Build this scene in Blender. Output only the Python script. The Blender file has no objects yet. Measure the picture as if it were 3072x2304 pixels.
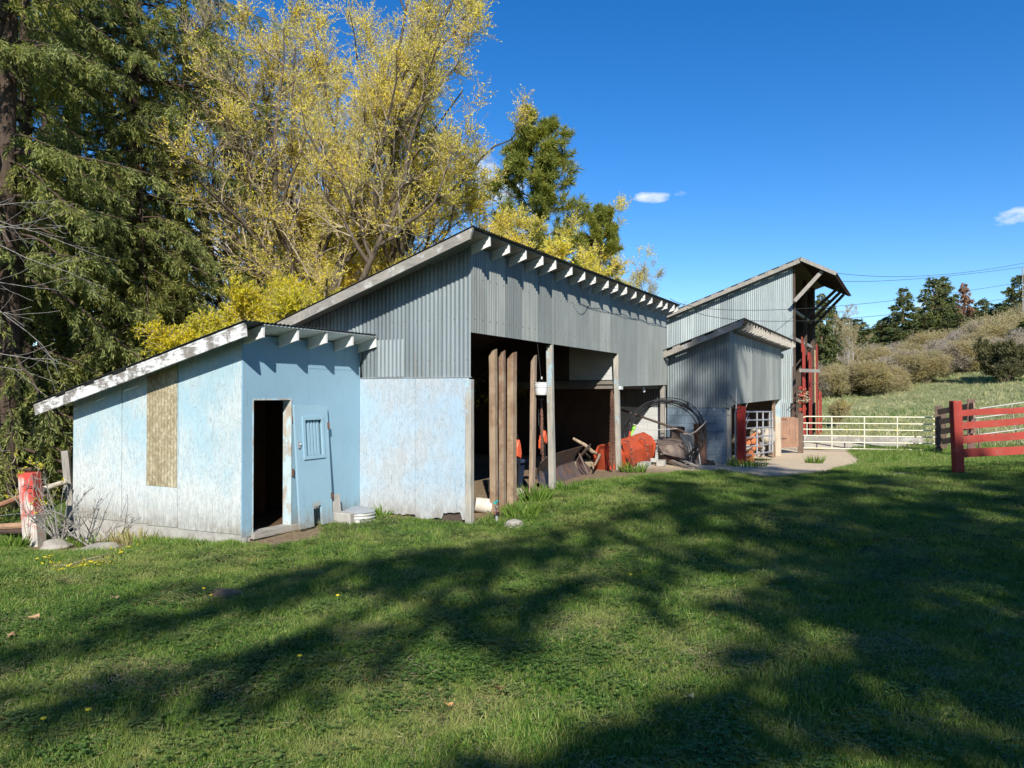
import bpy, bmesh, math, random
import numpy as np
from mathutils import Vector, Matrix
random.seed(7); RNG = np.random.default_rng(11)
S = bpy.context.scene; COL = S.collection
R = math.radians
# ------------------------------------------------------------------ camera
F = 2307.0; CX, CY, HY = 1536.0, 1152.0, 1182.0; EYE = 1.98; YAW = R(27.6)
PITCH = math.atan((HY-CY)/F)
cam = bpy.data.objects.new('camera', bpy.data.cameras.new('camera')); COL.objects.link(cam)
cam.data.sensor_width = 36; cam.data.lens = F/3072*36; cam.data.clip_end = 3000; cam.data.clip_start = .05
cam.location = (0, 0, EYE); cam.rotation_euler = (R(90)+PITCH, 0, YAW-R(90))
S.camera = cam
fw = np.array([math.cos(YAW)*math.cos(PITCH), math.sin(YAW)*math.cos(PITCH), math.sin(PITCH)])
rt = np.array([math.sin(YAW), -math.cos(YAW), 0.]); up = np.cross(rt, fw); fh = np.array([math.cos(YAW), math.sin(YAW), 0])
def at(u, v, d=None, x=None, y=None, z=None):
    "place on the survey: sight line (u,v) met at depth d or at a plane x, y or z"
    r = fw+rt*(u-CX)/F-up*(v-CY)/F
    if d is not None: t = d/(r@fh)
    elif x is not None: t = x/r[0]
    elif y is not None: t = y/r[1]
    else: t = (z-EYE)/r[2]
    return np.array([0, 0, EYE])+t*r
def s9(a, b): return 1780+a*.1808, 1150+b*.1808
def s10(a, b): return 1380+a*.229, 1180+b*.229
def s12(a, b): return 2170+a*.15674, 1180+b*.15674
def s5b(a, b): return 2400+a*.3038, 1150+b*.3038
def s5(a, b): return 2350+a*.428, 740+b*.428
def s6(a, b): return a*.2833, 1250+b*.2833
# ------------------------------------------------------------------ light
SUN = Vector((.56, .345, -.45)).normalized()          # direction the light travels
EL = math.asin(-SUN.z)
sl = bpy.data.lights.new('sun', 'SUN'); so = bpy.data.objects.new('sun', sl); COL.objects.link(so)
sl.energy = 5.0; sl.angle = R(.53); sl.color = (1, .955, .87)
so.rotation_euler = SUN.to_track_quat('-Z', 'Y').to_euler()
W = bpy.data.worlds.new('World'); S.world = W; W.use_nodes = True
nt = W.node_tree; N = nt.nodes; L = nt.links; bg = N['Background']
sky = N.new('ShaderNodeTexSky'); sky.sky_type = 'NISHITA'; sky.sun_disc = False
sky.sun_elevation = EL
SA = math.atan2(-SUN.x, -SUN.y)                        # compass bearing of the sun from +Y clockwise
sky.sun_rotation = SA
sky.air_density = 1.0; sky.dust_density = .25; sky.ozone_density = 3.0; sky.altitude = 1200
hs = N.new('ShaderNodeHueSaturation'); hs.inputs['Saturation'].default_value = 1.36; hs.inputs['Value'].default_value = 1.16; hs.inputs['Hue'].default_value = .507
L.new(sky.outputs[0], hs.inputs['Color'])
geo = N.new('ShaderNodeTexCoord')
def skydir(u, v):
    r = fw+rt*(u-CX)/F-up*(v-CY)/F; return r/np.linalg.norm(r)
# clouds: soft patches in the sky dome, broken up by noise
clouds = [(1960, 590, .030, .009, .9), (2040, 582, .016, .008, .7), (3050, 648, .03, .011, .9), (1480, 560, .05, .028, .9), (1430, 500, .05, .022, .75), (1700, 490, .03, .012, .35), (1560, 650, .06, .02, .4),
          (250, 900, .30, .055, .9), (700, 760, .16, .05, .8), (150, 640, .22, .05, .6), (900, 950, .3, .05, .7), (2780, 925, .03, .015, .7), (2560,960,.04,.01,.25)]
nz = N.new('ShaderNodeTexNoise'); nz.inputs['Scale'].default_value = 22; nz.inputs['Detail'].default_value = 9; nz.inputs['Roughness'].default_value = .62
mp = N.new('ShaderNodeMapping'); mp.inputs['Scale'].default_value = (1, 1, 2.6)
L.new(geo.outputs['Generated'], mp.inputs[0]); L.new(mp.outputs[0], nz.inputs['Vector'])
tot = None
def M_(op, a, b=None, clamp=False):
    n = N.new('ShaderNodeMath'); n.operation = op; n.use_clamp = clamp
    for i, q in enumerate((a, b)):
        if q is None: continue
        if isinstance(q, (int, float)): n.inputs[i].default_value = q
        else: L.new(q, n.inputs[i])
    return n.outputs[0]
def VM(op, a, b):
    n = N.new('ShaderNodeVectorMath'); n.operation = op
    L.new(a, n.inputs[0]); n.inputs[1].default_value = tuple(float(q) for q in b)
    return n.outputs['Value'] if op == 'DOT_PRODUCT' else n.outputs[0]
for (u, v, wx, wy, k) in clouds:
    c = skydir(u, v); h = np.cross(c, [0, 0, 1]); h /= np.linalg.norm(h); vv = np.cross(h, c)
    a = M_('POWER', M_('ABSOLUTE', M_('DIVIDE', VM('DOT_PRODUCT', geo.outputs['Generated'], h), wx)), 2.)
    b = M_('POWER', M_('ABSOLUTE', M_('DIVIDE', VM('DOT_PRODUCT', geo.outputs['Generated'], vv), wy)), 2.)
    front = M_('GREATER_THAN', VM('DOT_PRODUCT', geo.outputs['Generated'], c), 0)
    g = M_('MULTIPLY', M_('MULTIPLY', M_('SUBTRACT', 1.15, M_('ADD', a, b), True), k), front)
    tot = g if tot is None else M_('MAXIMUM', tot, g)
cl = M_('MULTIPLY', M_('SUBTRACT', M_('ADD', tot, M_('MULTIPLY', M_('SUBTRACT', nz.outputs[0], .5), 3.0)), .42), 1.15, True)
cl = M_('MULTIPLY', cl, M_('MULTIPLY', tot, 2.2, True))
mx = N.new('ShaderNodeMix'); mx.data_type = 'RGBA'; L.new(cl, mx.inputs['Factor'])
L.new(hs.outputs[0], mx.inputs['A']); mx.inputs['B'].default_value = (6.6, 7.2, 8.4, 1)
L.new(mx.outputs['Result'], bg.inputs[0]); bg.inputs[1].default_value = .10
S.view_settings.view_transform = 'Standard'; S.view_settings.look = 'None'; S.view_settings.exposure = 0.52; S.view_settings.gamma = 1
S.cycles.max_bounces = 6; S.cycles.transparent_max_bounces = 6; S.cycles.diffuse_bounces = 3; S.cycles.glossy_bounces = 2
S.cycles.use_denoising = True
# ------------------------------------------------------------------ materials
class NB:
    def __init__(s, name):
        s.m = bpy.data.materials.new(name); s.m.use_nodes = True; s.t = s.m.node_tree; s.N = s.t.nodes; s.L = s.t.links
        s.bsdf = s.N['Principled BSDF']; s.tc = s.N.new('ShaderNodeTexCoord'); s.b_h = None
    def co(s, scale=(1, 1, 1), src='Object', loc=(0, 0, 0), rot=(0,0,0)):
        m = s.N.new('ShaderNodeMapping'); m.inputs['Scale'].default_value = scale; m.inputs['Location'].default_value = loc; m.inputs['Rotation'].default_value = rot
        if src == 'World':
            g = s.N.new('ShaderNodeNewGeometry'); s.L.new(g.outputs['Position'], m.inputs[0])
        else: s.L.new(s.tc.outputs[src], m.inputs[0])
        return m.outputs[0]
    def noise(s, vec, scale=5, detail=6, rough=.6, dist=0):
        n = s.N.new('ShaderNodeTexNoise'); s.L.new(vec, n.inputs['Vector'])
        n.inputs['Scale'].default_value = scale; n.inputs['Detail'].default_value = detail; n.inputs['Roughness'].default_value = rough; n.inputs['Distortion'].default_value = dist
        return n.outputs['Fac']
    def math(s, op, a, b=None, clamp=False):
        n = s.N.new('ShaderNodeMath'); n.operation = op; n.use_clamp = clamp
        for i, q in enumerate((a, b)):
            if q is None: continue
            if isinstance(q, (int, float)): n.inputs[i].default_value = q
            else: s.L.new(q, n.inputs[i])
        return n.outputs[0]
    def ramp(s, fac, stops):
        n = s.N.new('ShaderNodeValToRGB'); s.L.new(fac, n.inputs[0]); e = n.color_ramp.elements
        while len(e) < len(stops): e.new(.5)
        for k, (p, c) in enumerate(stops):
            e[k].position = p; e[k].color = (*c, 1) if len(c) == 3 else c
        return n.outputs[0]
    def step(s, fac, lo, hi):
        n = s.N.new('ShaderNodeMapRange'); n.interpolation_type = 'SMOOTHSTEP'; s.L.new(fac, n.inputs[0])
        n.inputs[1].default_value = lo; n.inputs[2].default_value = hi; return n.outputs[0]
    def mix(s, fac, a, b, mode='MIX'):
        n = s.N.new('ShaderNodeMix'); n.data_type = 'RGBA'; n.blend_type = mode
        if isinstance(fac, (int, float)): n.inputs['Factor'].default_value = fac
        else: s.L.new(fac, n.inputs['Factor'])
        for k, q in (('A', a), ('B', b)):
            if isinstance(q, tuple): n.inputs[k].default_value = (*q[:3], 1)
            else: s.L.new(q, n.inputs[k])
        return n.outputs['Result']
    def sep(s, vec, i):
        n = s.N.new('ShaderNodeSeparateXYZ'); s.L.new(vec, n.inputs[0]); return n.outputs[i]
    def attr(s, name):
        n = s.N.new('ShaderNodeAttribute'); n.attribute_name = name; return n.outputs['Fac']
    def bump(s, h, strength=.5, dist=.01):
        n = s.N.new('ShaderNodeBump'); n.inputs['Strength'].default_value = strength; n.inputs['Distance'].default_value = dist
        s.L.new(h, n.inputs['Height'])
        if s.b_h: s.L.new(s.b_h, n.inputs['Normal'])
        s.b_h = n.outputs[0]; s.L.new(n.outputs[0], s.bsdf.inputs['Normal'])
    def out(s, col, rough=.85, metal=0, spec=.3):
        if isinstance(col, tuple): s.bsdf.inputs['Base Color'].default_value = (*col[:3], 1)
        else: s.L.new(col, s.bsdf.inputs['Base Color'])
        if isinstance(rough, (int, float)): s.bsdf.inputs['Roughness'].default_value = rough
        else: s.L.new(rough, s.bsdf.inputs['Roughness'])
        s.bsdf.inputs['Metallic'].default_value = metal; s.bsdf.inputs['Specular IOR Level'].default_value = spec
        return s.m
def sc(c, k): return tuple(q*k for q in c)
def wood(name, c, dark=.45, light=1.3, ax=2, sc_=1.0, paint=None, wear=.5, wscale=1.0, sharp=.06, src='Object', bump=.4, gradz=None):
    """bare or painted wood: grain runs along axis ax; paint flakes off where the worn mask is high"""
    b = NB(name)
    s = [22*sc_]*3; s[ax] = 1.3*sc_; g = b.noise(b.co(tuple(s), src), 1.6, 7, .62, .6)
    s2 = [70*sc_]*3; s2[ax] = 3*sc_; f = b.noise(b.co(tuple(s2), src), 1.3, 3, .5)
    gg = b.math('ADD', b.math('MULTIPLY', g, .7), b.math('MULTIPLY', f, .3))
    col = b.ramp(gg, [(.3, sc(c, dark)), (.5, c), (.72, sc(c, light))])
    big = b.noise(b.co((1.5, 1.5, 1.5), src), 2.1, 3, .5)
    col = b.mix(b.step(big, .35, .75), col, b.mix(.55, col, tuple(q*w for q, w in zip(c, (1.5, 1.42, 1.3)))))
    if paint is not None:
        w = b.noise(b.co((1, 1, 1), src, (3, 1, 7)), 2.3*wscale, 6, .65, .3)
        m = b.math('ADD', b.math('MULTIPLY', w, .62), b.math('MULTIPLY', gg, .38))
        if gradz is not None:
            z = b.sep(b.co((1, 1, 1), src), 2)
            m = b.math('ADD', m, b.math('MULTIPLY', b.math('SUBTRACT', 1., b.step(z, gradz[0], gradz[1])), gradz[2]))
        k = b.step(m, wear-sharp, wear+sharp)
        pv = b.noise(b.co((2, 2, 2), src), 1.7, 4, .6)
        pc = b.ramp(pv, [(.3, sc(paint, .86)), (.7, sc(paint, 1.12))])
        col = b.mix(k, pc, col)
    b.bump(gg, bump, .006)
    return b.out(col, .85, 0, .25)
def metal(name, c, rough=.45, met=.6, var=.25, rust=None, rk=.6, sheet=None, spec=.5, scale=3.):
    b = NB(name)
    a = b.noise(b.co((1, 1, .35)), scale, 6, .65); f = b.noise(b.co(), 38, 3, .6)
    col = b.ramp(a, [(.3, sc(c, 1-var)), (.5, c), (.7, sc(c, 1+var))])
    col = b.mix(b.math('MULTIPLY', b.step(f, .62, .74), .5), col, sc(c, 1.75))
    if sheet is not None:      # every sheet weathered a little differently; sheets are `sheet` wide along axis
        axis, w = sheet; s = [0, 0, 0]; s[axis] = 1/w
        v = b.N.new('ShaderNodeTexWhiteNoise'); v.noise_dimensions = '1D'
        q = b.math('FLOOR', b.sep(b.co(tuple(s)), axis)); b.L.new(q, v.inputs['W'])
        k = b.ramp(v.outputs['Value'], [(0, (.72, .73, .74)), (1, (1.24, 1.22, 1.17))])
        col = b.mix(1., col, k, 'MULTIPLY')
        lap = b.math('SUBTRACT', 1., b.step(b.math('ABSOLUTE', b.math('SUBTRACT', b.math('FRACT', b.sep(b.co(tuple(s)), axis)), .5)), .0, .035)); col = b.mix(b.math('MULTIPLY', lap, .55), col, sc(c, .45))
        zz = b.sep(b.co(), 2); aa = b.sep(b.co(), axis)
        nz_ = b.math('LESS_THAN', b.math('FRACT', b.math('MULTIPLY', zz, 1/.62)), .035); na_ = b.math('LESS_THAN', b.math('FRACT', b.math('MULTIPLY', aa, 1/.228)), .10)
        col = b.mix(b.math('MULTIPLY', b.math('MULTIPLY', nz_, na_), .75), col, (.16, .10, .07))
        rs_ = b.step(b.noise(b.co((9, 9, .7), loc=(4, 2, 8)), 1.0, 5, .65), .60, .74); col = b.mix(b.math('MULTIPLY', rs_, .40), col, (.23, .15, .10))
        st = [16, 16, 16]; st[2] = .5
        stn = b.noise(b.co(tuple(st)), 1.2, 4, .6); col = b.mix(b.step(stn, .48, .75), col, b.mix(.5, col, (.14, .15, .11)))
    if rust is not None:
        r = b.noise(b.co((1, 1, .6)), 6, 6, .7); col = b.mix(b.step(r, rk-.06, rk+.08), col, rust)
    b.bump(a, .15, .01)
    return b.out(col, rough, met, spec)
def leafmat(name, c1, c2, c3, trans=.3, rough=.6):
    b = NB(name)
    g = b.N.new('ShaderNodeNewGeometry')
    col = b.ramp(g.outputs['Random Per Island'], [(0, c1), (.5, c2), (1, c3)])
    big = b.noise(b.co((1, 1, 1), 'World'), .8, 3, .6); col = b.mix(b.step(big, .35, .7), col, b.mix(1., col, (1.25, 1.12, .8), 'MULTIPLY'))
    b.out(col, rough, 0, .25)
    tr = b.N.new('ShaderNodeBsdfTranslucent'); b.L.new(b.mix(1., col, (1.5, 1.5, .7), 'MULTIPLY'), tr.inputs[0])
    ms = b.N.new('ShaderNodeMixShader'); ms.inputs[0].default_value = trans
    b.L.new(b.bsdf.outputs[0], ms.inputs[1]); b.L.new(tr.outputs[0], ms.inputs[2])
    b.L.new(ms.outputs[0], b.N['Material Output'].inputs['Surface']); return b.m
def bark(name, c, s=1.):
    b = NB(name); g = b.noise(b.co((9*s, 9*s, 2*s)), 1.5, 7, .7, .5)
    col = b.ramp(g, [(.3, sc(c, .4)), (.55, c), (.75, sc(c, 1.6))]); b.bump(g, .9, .03); return b.out(col, .9, 0, .15)
def plain(name, c, rough=.7, met=0, var=.2, scale=4, spec=.4, bmp=.2):
    b = NB(name); a = b.noise(b.co(), scale, 6, .65)
    col = b.ramp(a, [(.3, sc(c, 1-var)), (.7, sc(c, 1+var))]); b.bump(a, bmp, .01); return b.out(col, rough, met, spec)

GREYW = (.20, .185, .165)
M = dict(
 galv=metal('galvanised', (.20, .235, .25), .5, .15, .12, sheet=(1, .61)),
 galv_x=metal('galvanised_front', (.255, .275, .265), .5, .15, .12, sheet=(0, .61)),
 galv_pale=metal('galvanised_pale', (.32, .37, .385), .5, .25, .08, sheet=(1, .61)),
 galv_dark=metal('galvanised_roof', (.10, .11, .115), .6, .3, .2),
 patch=metal('galvanised_patch', (.27, .31, .32), .5, .3, .1),
 fascia=wood('flaked_white_board', GREYW, .5, 1.4, 1, 1., (.66, .66, .64), .495, 2.6, .05),
 fascia_grey=wood('weathered_fascia', (.24, .225, .20), .5, 1.5, 1, 1., (.50, .49, .46), .43, 2.2, .06),
 rafter=wood('painted_rafter', (.35, .32, .28), .5, 1.3, 1, 1., (.74, .73, .69), .60, 2.5, .06),
 post=wood('flaked_blue_post', (.33, .31, .27), .45, 1.35, 2, 1., (.36, .52, .60), .44, 1.6, .06, gradz=(.2, 2.2, .12)),
 greywood=wood('grey_wood', (.28, .26, .23)), greywood_x=wood('grey_wood_long', (.30, .28, .25), ax=0),
 brown=wood('brown_timber', (.17, .105, .065), .35, 1.7, 2, 1., (.33, .245, .165), .52, 1.6, .12),
 brown2=wood('red_brown_timber', (.15, .085, .055), .35, 1.7, 2, 1., (.30, .23, .16), .50, 1.8, .12),
 redpaint=wood('red_paint', (.25, .17, .13), .5, 1.2, 2, 1., (.34, .052, .038), .60, 2.4, .05, gradz=(.02, .25, .3)),
 redrail=wood('red_rail', (.25, .17, .13), .5, 1.2, 0, 1., (.36, .045, .03), .66, 1.8, .05),
 redboard=wood('red_boards', (.30, .12, .08), .5, 1.2, 2, 1., (.40, .055, .035), .66, 1.8, .08),
 redboard2=wood('red_boards_dull', (.26, .10, .07), .45, 1.3, 2, 1., (.30, .045, .032), .60, 2.2, .08),
 darkwood_and_shade=wood('dark_wood_and_shade', (.075, .055, .045)), darkply=wood('interior_ply', (.10, .062, .038), .6, 1.3, 2, .5),  # dark wood; also carries painted shade on some inner walls and decks
 tie=wood('fence_tie', (.13, .09, .07), .45, 1.5, 2), tieplank=wood('fence_plank', (.26, .17, .12), .5, 1.4, 0),
 rustplate=metal('worn_steel', (.15, .12, .11), .5, .4, .35, (.22, .12, .07), .55),
 orange=metal('orange_paint', (.44, .075, .03), .42, .0, .25, (.14, .045, .03), .64, spec=.5, scale=5),
 orange_b=metal('orange_saw', (.80, .13, .05), .4, 0, .1),
 rust=metal('rust', (.15, .075, .05), .8, .15, .5), brownsteel=metal('brown_steel', (.12, .085, .07), .6, .2, .4, (.20, .15, .11), .5),
 black=plain('black_pipe', (.018, .018, .02), .4, 0, .3, 3), white=plain('white_plastic', (.70, .70, .68), .4, 0, .08, 3),
 whiteblock=plain('white_block', (.80, .80, .77), .8, 0, .08, 5), steel=metal('pale_steel', (.42, .43, .44), .45, .5, .2),
 yellow=metal('cream_tube', (.66, .63, .49), .45, .1, .1, (.80, .66, .12), .60), whitetube=metal('white_tube', (.50, .47, .41), .45, .1, .15, (.35, .22, .14), .7),
 concrete=plain('concrete', (.36, .34, .30), .9, 0, .25, 6), stone=plain('stone', (.33, .30, .25), .9, 0, .3, 5, bmp=.5),
 rock=plain('rock', (.38, .33, .26), .9, 0, .3, 3, bmp=.5), firewood=wood('cut_firewood', (.48, .17, .07), .5, 1.4, 0),
 teal=plain('teal_handle', (.02, .32, .27), .4, 0, .1), cable=plain('cable', (.03, .03, .032), .6), glass=plain('bulb_glass', (.75, .75, .72), .15, 0, .05),
 straw=plain('hay', (.45, .38, .25), .95, 0, .4, 14), rope=plain('rope', (.62, .58, .50), .9), green=plain('green_tool', (.25, .62, .06), .5),
)
def blue_ply(name, base, pale, wear, grad, grain_ax=2, sharp=.16):
    b = NB(name)
    s = [9.]*3; s[grain_ax] = .8
    g = b.noise(b.co(tuple(s)), 1.7, 5, .55, 1.5)
    ring = b.math('ABSOLUTE', b.math('SUBTRACT', b.math('FRACT', b.math('MULTIPLY', g, 13.)), .5))
    s2 = [60.]*3; s2[grain_ax] = 3.; f = b.noise(b.co(tuple(s2)), 1.3, 4, .6)
    w = b.noise(b.co((1, 1, .8), loc=(2, 5, 1)), 1.5, 6, .62); fine = b.noise(b.co((1.6, 1.6, .7)), 9, 5, .7)
    z = b.sep(b.co(), 2)
    low = b.math('SUBTRACT', 1., b.step(z, grad[0], grad[1]))
    m = b.math('ADD', b.math('ADD', b.math('MULTIPLY', w, .62), b.math('MULTIPLY', f, .30)), b.math('ADD', b.math('MULTIPLY', fine, .22), b.math('MULTIPLY', low, grad[2])))
    k = b.step(m, wear-sharp, wear+sharp)
    pv = b.noise(b.co(), .9, 4, .6)
    pc = b.ramp(pv, [(.3, sc(base, .93)), (.7, sc(base, 1.07))])
    col = b.mix(k, pc, pale)
    gl = b.math('MULTIPLY', b.math('MULTIPLY', b.step(ring, .26, .44), b.step(fine, .36, .54)), b.step(m, wear-.26, wear+.02))
    col = b.mix(b.math('MULTIPLY', gl, .72), col, sc(base, .45))
    stain = b.step(b.math('ADD', b.math('MULTIPLY', low, .5), b.math('MULTIPLY', f, .62)), .60, .92)
    col = b.mix(b.math('MULTIPLY', stain, .6), col, (.27, .25, .215))
    mud = b.math('MULTIPLY', b.math('SUBTRACT', 1., b.step(z, .04, .42)), b.step(b.math('ADD', b.math('MULTIPLY', w, .6), b.math('MULTIPLY', fine, .5)), .42, .66))
    col = b.mix(b.math('MULTIPLY', mud, .75), col, (.20, .165, .12))
    run = b.step(b.noise(b.co((26, 26, .5), loc=(1, 9, 3)), 1., 4, .6), .62, .78); col = b.mix(b.math('MULTIPLY', run, .35), col, (.24, .235, .21))
    b.bump(b.math('ADD', b.math('MULTIPLY', ring, .5), f), .28, .004)
    return b.out(col, .82, 0, .25)
M['ply_side'] = blue_ply('weathered_blue_ply', (.34, .50, .56), (.58, .60, .57), .60, (.0, 1.5, .26))
M['ply_front'] = blue_ply('blue_ply_front', (.250, .405, .505), (.34, .46, .53), .80, (-.1, .5, .35))
M['ply_barn'] = blue_ply('blue_ply_barn', (.36, .49, .59), (.46, .465, .46), .58, (-.1, .75, .26))
M['door_blue'] = blue_ply('blue_door', (.265, .42, .51), (.36, .48, .55), .80, (0, .8, .2))
def fibre():
    b = NB('tan_fibreglass'); n = b.noise(b.co((1, 1, .8)), 22, 5, .7); n2 = b.noise(b.co((1, 1, .3)), 3, 4, .6)
    v = b.math('ADD', b.math('MULTIPLY', n, .7), b.math('MULTIPLY', n2, .3))
    return b.out(b.ramp(v, [(.36, (.20, .155, .09)), (.5, (.31, .26, .16)), (.62, (.50, .45, .32))]), .7)
M['fibre'] = fibre()
def blockmat():
    b = NB('blue_block'); co = b.co((1, 1, 1), rot=(0, 0, 0))
    sx = b.sep(co, 1); sz = b.sep(co, 2)
    cmb = b.N.new('ShaderNodeCombineXYZ'); b.L.new(sx, cmb.inputs[0]); b.L.new(sz, cmb.inputs[1])
    br = b.N.new('ShaderNodeTexBrick'); b.L.new(cmb.outputs[0], br.inputs['Vector'])
    br.inputs['Scale'].default_value = 1; br.inputs['Brick Width'].default_value = .4; br.inputs['Row Height'].default_value = .2; br.inputs['Mortar Size'].default_value = .008; br.inputs['Mortar Smooth'].default_value = .3
    br.inputs['Color1'].default_value = (.145, .19, .235, 1); br.inputs['Color2'].default_value = (.165, .215, .265, 1); br.inputs['Mortar'].default_value = (.095, .145, .20, 1)
    n = b.noise(b.co(), 9, 6, .7); n2 = b.noise(b.co(), 1.8, 3, .6)
    k = b.math('MULTIPLY', b.step(n, .56, .66), b.step(n2, .42, .6))
    col = b.mix(k, br.outputs[0], (.40, .46, .50))
    b.bump(b.math('MULTIPLY', br.outputs['Fac'], -1), .6, .01); return b.out(col, .85, 0, .25)
M['block'] = blockmat()
def whiteblk():
    b = NB('white_painted_block'); co = b.co()
    cmb = b.N.new('ShaderNodeCombineXYZ'); b.L.new(b.sep(co, 1), cmb.inputs[0]); b.L.new(b.sep(co, 2), cmb.inputs[1])
    br = b.N.new('ShaderNodeTexBrick'); b.L.new(cmb.outputs[0], br.inputs['Vector'])
    br.inputs['Scale'].default_value = 1; br.inputs['Brick Width'].default_value = .4; br.inputs['Row Height'].default_value = .2; br.inputs['Mortar Size'].default_value = .006
    br.inputs['Color1'].default_value = (.50, .50, .48, 1); br.inputs['Color2'].default_value = (.44, .45, .44, 1); br.inputs['Mortar'].default_value = (.42, .42, .4, 1)
    b.bump(b.math('MULTIPLY', br.outputs['Fac'], -1), .5, .008); return b.out(br.outputs[0], .8)
M['wblock'] = whiteblk()
# ------------------------------------------------------------------ mesh helpers
class MB:
    def __init__(s): s.v = []; s.f = []
    def poly(s, pts, faces):
        n = len(s.v); s.v += [tuple(float(q) for q in p) for p in pts]; s.f += [tuple(n+i for i in f) for f in faces]; return s
    def box(s, x0, x1, y0, y1, z0, z1):
        p = [(x, y, z) for z in (z0, z1) for y in (y0, y1) for x in (x0, x1)]
        return s.poly(p, [(0, 2, 3, 1), (4, 5, 7, 6), (0, 1, 5, 4), (2, 6, 7, 3), (0, 4, 6, 2), (1, 3, 7, 5)])
    def bar(s, a, b, w, h, upv=(0, 0, 1), jit=0):
        "rectangular bar from a to b, w across, h along upv"
        a = Vector(a); b = Vector(b); d = (b-a).normalized(); r = d.cross(Vector(upv))
        if r.length < 1e-4: r = d.cross(Vector((1, 0, 0)))
        r.normalize(); u = r.cross(d).normalized()
        n = max(2, int((b-a).length/.5)+1) if jit else 2
        pts = []
        for i in range(n):
            c = a+(b-a)*i/(n-1)+(r*random.uniform(-jit, jit)+u*random.uniform(-jit, jit) if 0 < i < n-1 else Vector((0, 0, 0)))
            for (sr, su) in ((-1, -1), (1, -1), (1, 1), (-1, 1)): pts.append(c+r*sr*w/2+u*su*h/2)
        F_ = [(0, 3, 2, 1), (4*n-4, 4*n-3, 4*n-2, 4*n-1)]
        for i in range(n-1):
            for k in range(4): F_.append((4*i+k, 4*i+(k+1) % 4, 4*i+4+(k+1) % 4, 4*i+4+k))
        return s.poly(pts, F_)
    def tube(s, pts, r, n=8, closed=False):
        P = [Vector(p) for p in pts]; m = len(P); rr = r if isinstance(r, (list, tuple)) else [r]*m
        out = []; u = None
        for i in range(m):
            t = ((P[(i+1) % m]-P[i-1]) if closed else (P[min(i+1, m-1)]-P[max(i-1, 0)])).normalized()
            if u is None:
                u = t.cross(Vector((0, 0, 1)));
                if u.length < .05: u = t.cross(Vector((1, 0, 0)))
            u = (u-t*u.dot(t)).normalized(); w = t.cross(u)
            for k in range(n):
                a = 2*math.pi*k/n; out.append(P[i]+(u*math.cos(a)+w*math.sin(a))*rr[i])
        F_ = []
        for i in range(m if closed else m-1):
            j = (i+1) % m
            for k in range(n): F_.append((i*n+k, i*n+(k+1) % n, j*n+(k+1) % n, j*n+k))
        if not closed: F_ += [tuple(range(n))[::-1], tuple((m-1)*n+k for k in range(n))]
        return s.poly(out, F_)
    def lathe(s, c, prof, n=28, cap=False):
        "prof: (radius, z) list round a vertical axis at c"
        pts = [(c[0]+r*math.cos(2*math.pi*k/n), c[1]+r*math.sin(2*math.pi*k/n), c[2]+z) for r, z in prof for k in range(n)]
        F_ = [(i*n+k, i*n+(k+1) % n, (i+1)*n+(k+1) % n, (i+1)*n+k) for i in range(len(prof)-1) for k in range(n)]
        if cap: F_.append(tuple((len(prof)-1)*n+k for k in range(n)))
        return s.poly(pts, F_)
    def prism(s, prof, a, b):
        "closed polygon prof (list of 3D points at a) swept to by b-a"
        a = Vector(a); b = Vector(b); n = len(prof); P = [Vector(p)+a for p in prof]+[Vector(p)+b for p in prof]
        return s.poly(P, [tuple(range(n))[::-1], tuple(range(n, 2*n))]+[(i, (i+1) % n, n+(i+1) % n, n+i) for i in range(n)])
    def move(s, m): s.v = [tuple(m @ Vector(p)) for p in s.v]; return s
    def build(s, name, mat, parent=None, smooth=False, bevel=0, loc=None):
        me = bpy.data.meshes.new(name); v = s.v
        if loc is not None: v = [(x-loc[0], y-loc[1], z-loc[2]) for x, y, z in v]
        me.from_pydata(v, [], s.f); me.validate(); me.update()
        bm = bmesh.new(); bm.from_mesh(me); bmesh.ops.recalc_face_normals(bm, faces=bm.faces); bm.to_mesh(me); bm.free()
        if mat: me.materials.append(M[mat] if isinstance(mat, str) else mat)
        if smooth:
            me.polygons.foreach_set('use_smooth', [True]*len(me.polygons))
            try: me.set_sharp_from_angle(angle=R(40))
            except Exception: pass
        o = bpy.data.objects.new(name, me); COL.objects.link(o)
        if loc is not None: o.location = loc
        if parent is not None:
            o.parent = parent; pl = parent.location
            if parent.type == 'EMPTY': o.location = (o.location.x-pl[0], o.location.y-pl[1], o.location.z-pl[2])
        if bevel:
            md = o.modifiers.new('bevel', 'BEVEL'); md.width = bevel; md.segments = 2; md.limit_method = 'ANGLE'
        return o
def tag(o, label=None, cat=None, group=None, kind=None):
    if label: o['label'] = label
    if cat: o['category'] = cat
    if group: o['group'] = group
    if kind: o['kind'] = kind
    return o
def thing(name, label, cat, loc=(0, 0, 0), group=None):
    o = bpy.data.objects.new(name, None); COL.objects.link(o); o.location = tuple(float(q) for q in loc); o.empty_display_size = .2
    return tag(o, label, cat, group)
def copy_tree(o, loc=None, parent=None):
    c = o.copy(); COL.objects.link(c)
    if parent: c.parent = parent
    if loc is not None: c.location = loc
    for ch in list(o.children): copy_tree(ch, None, c)
    return c
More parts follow.
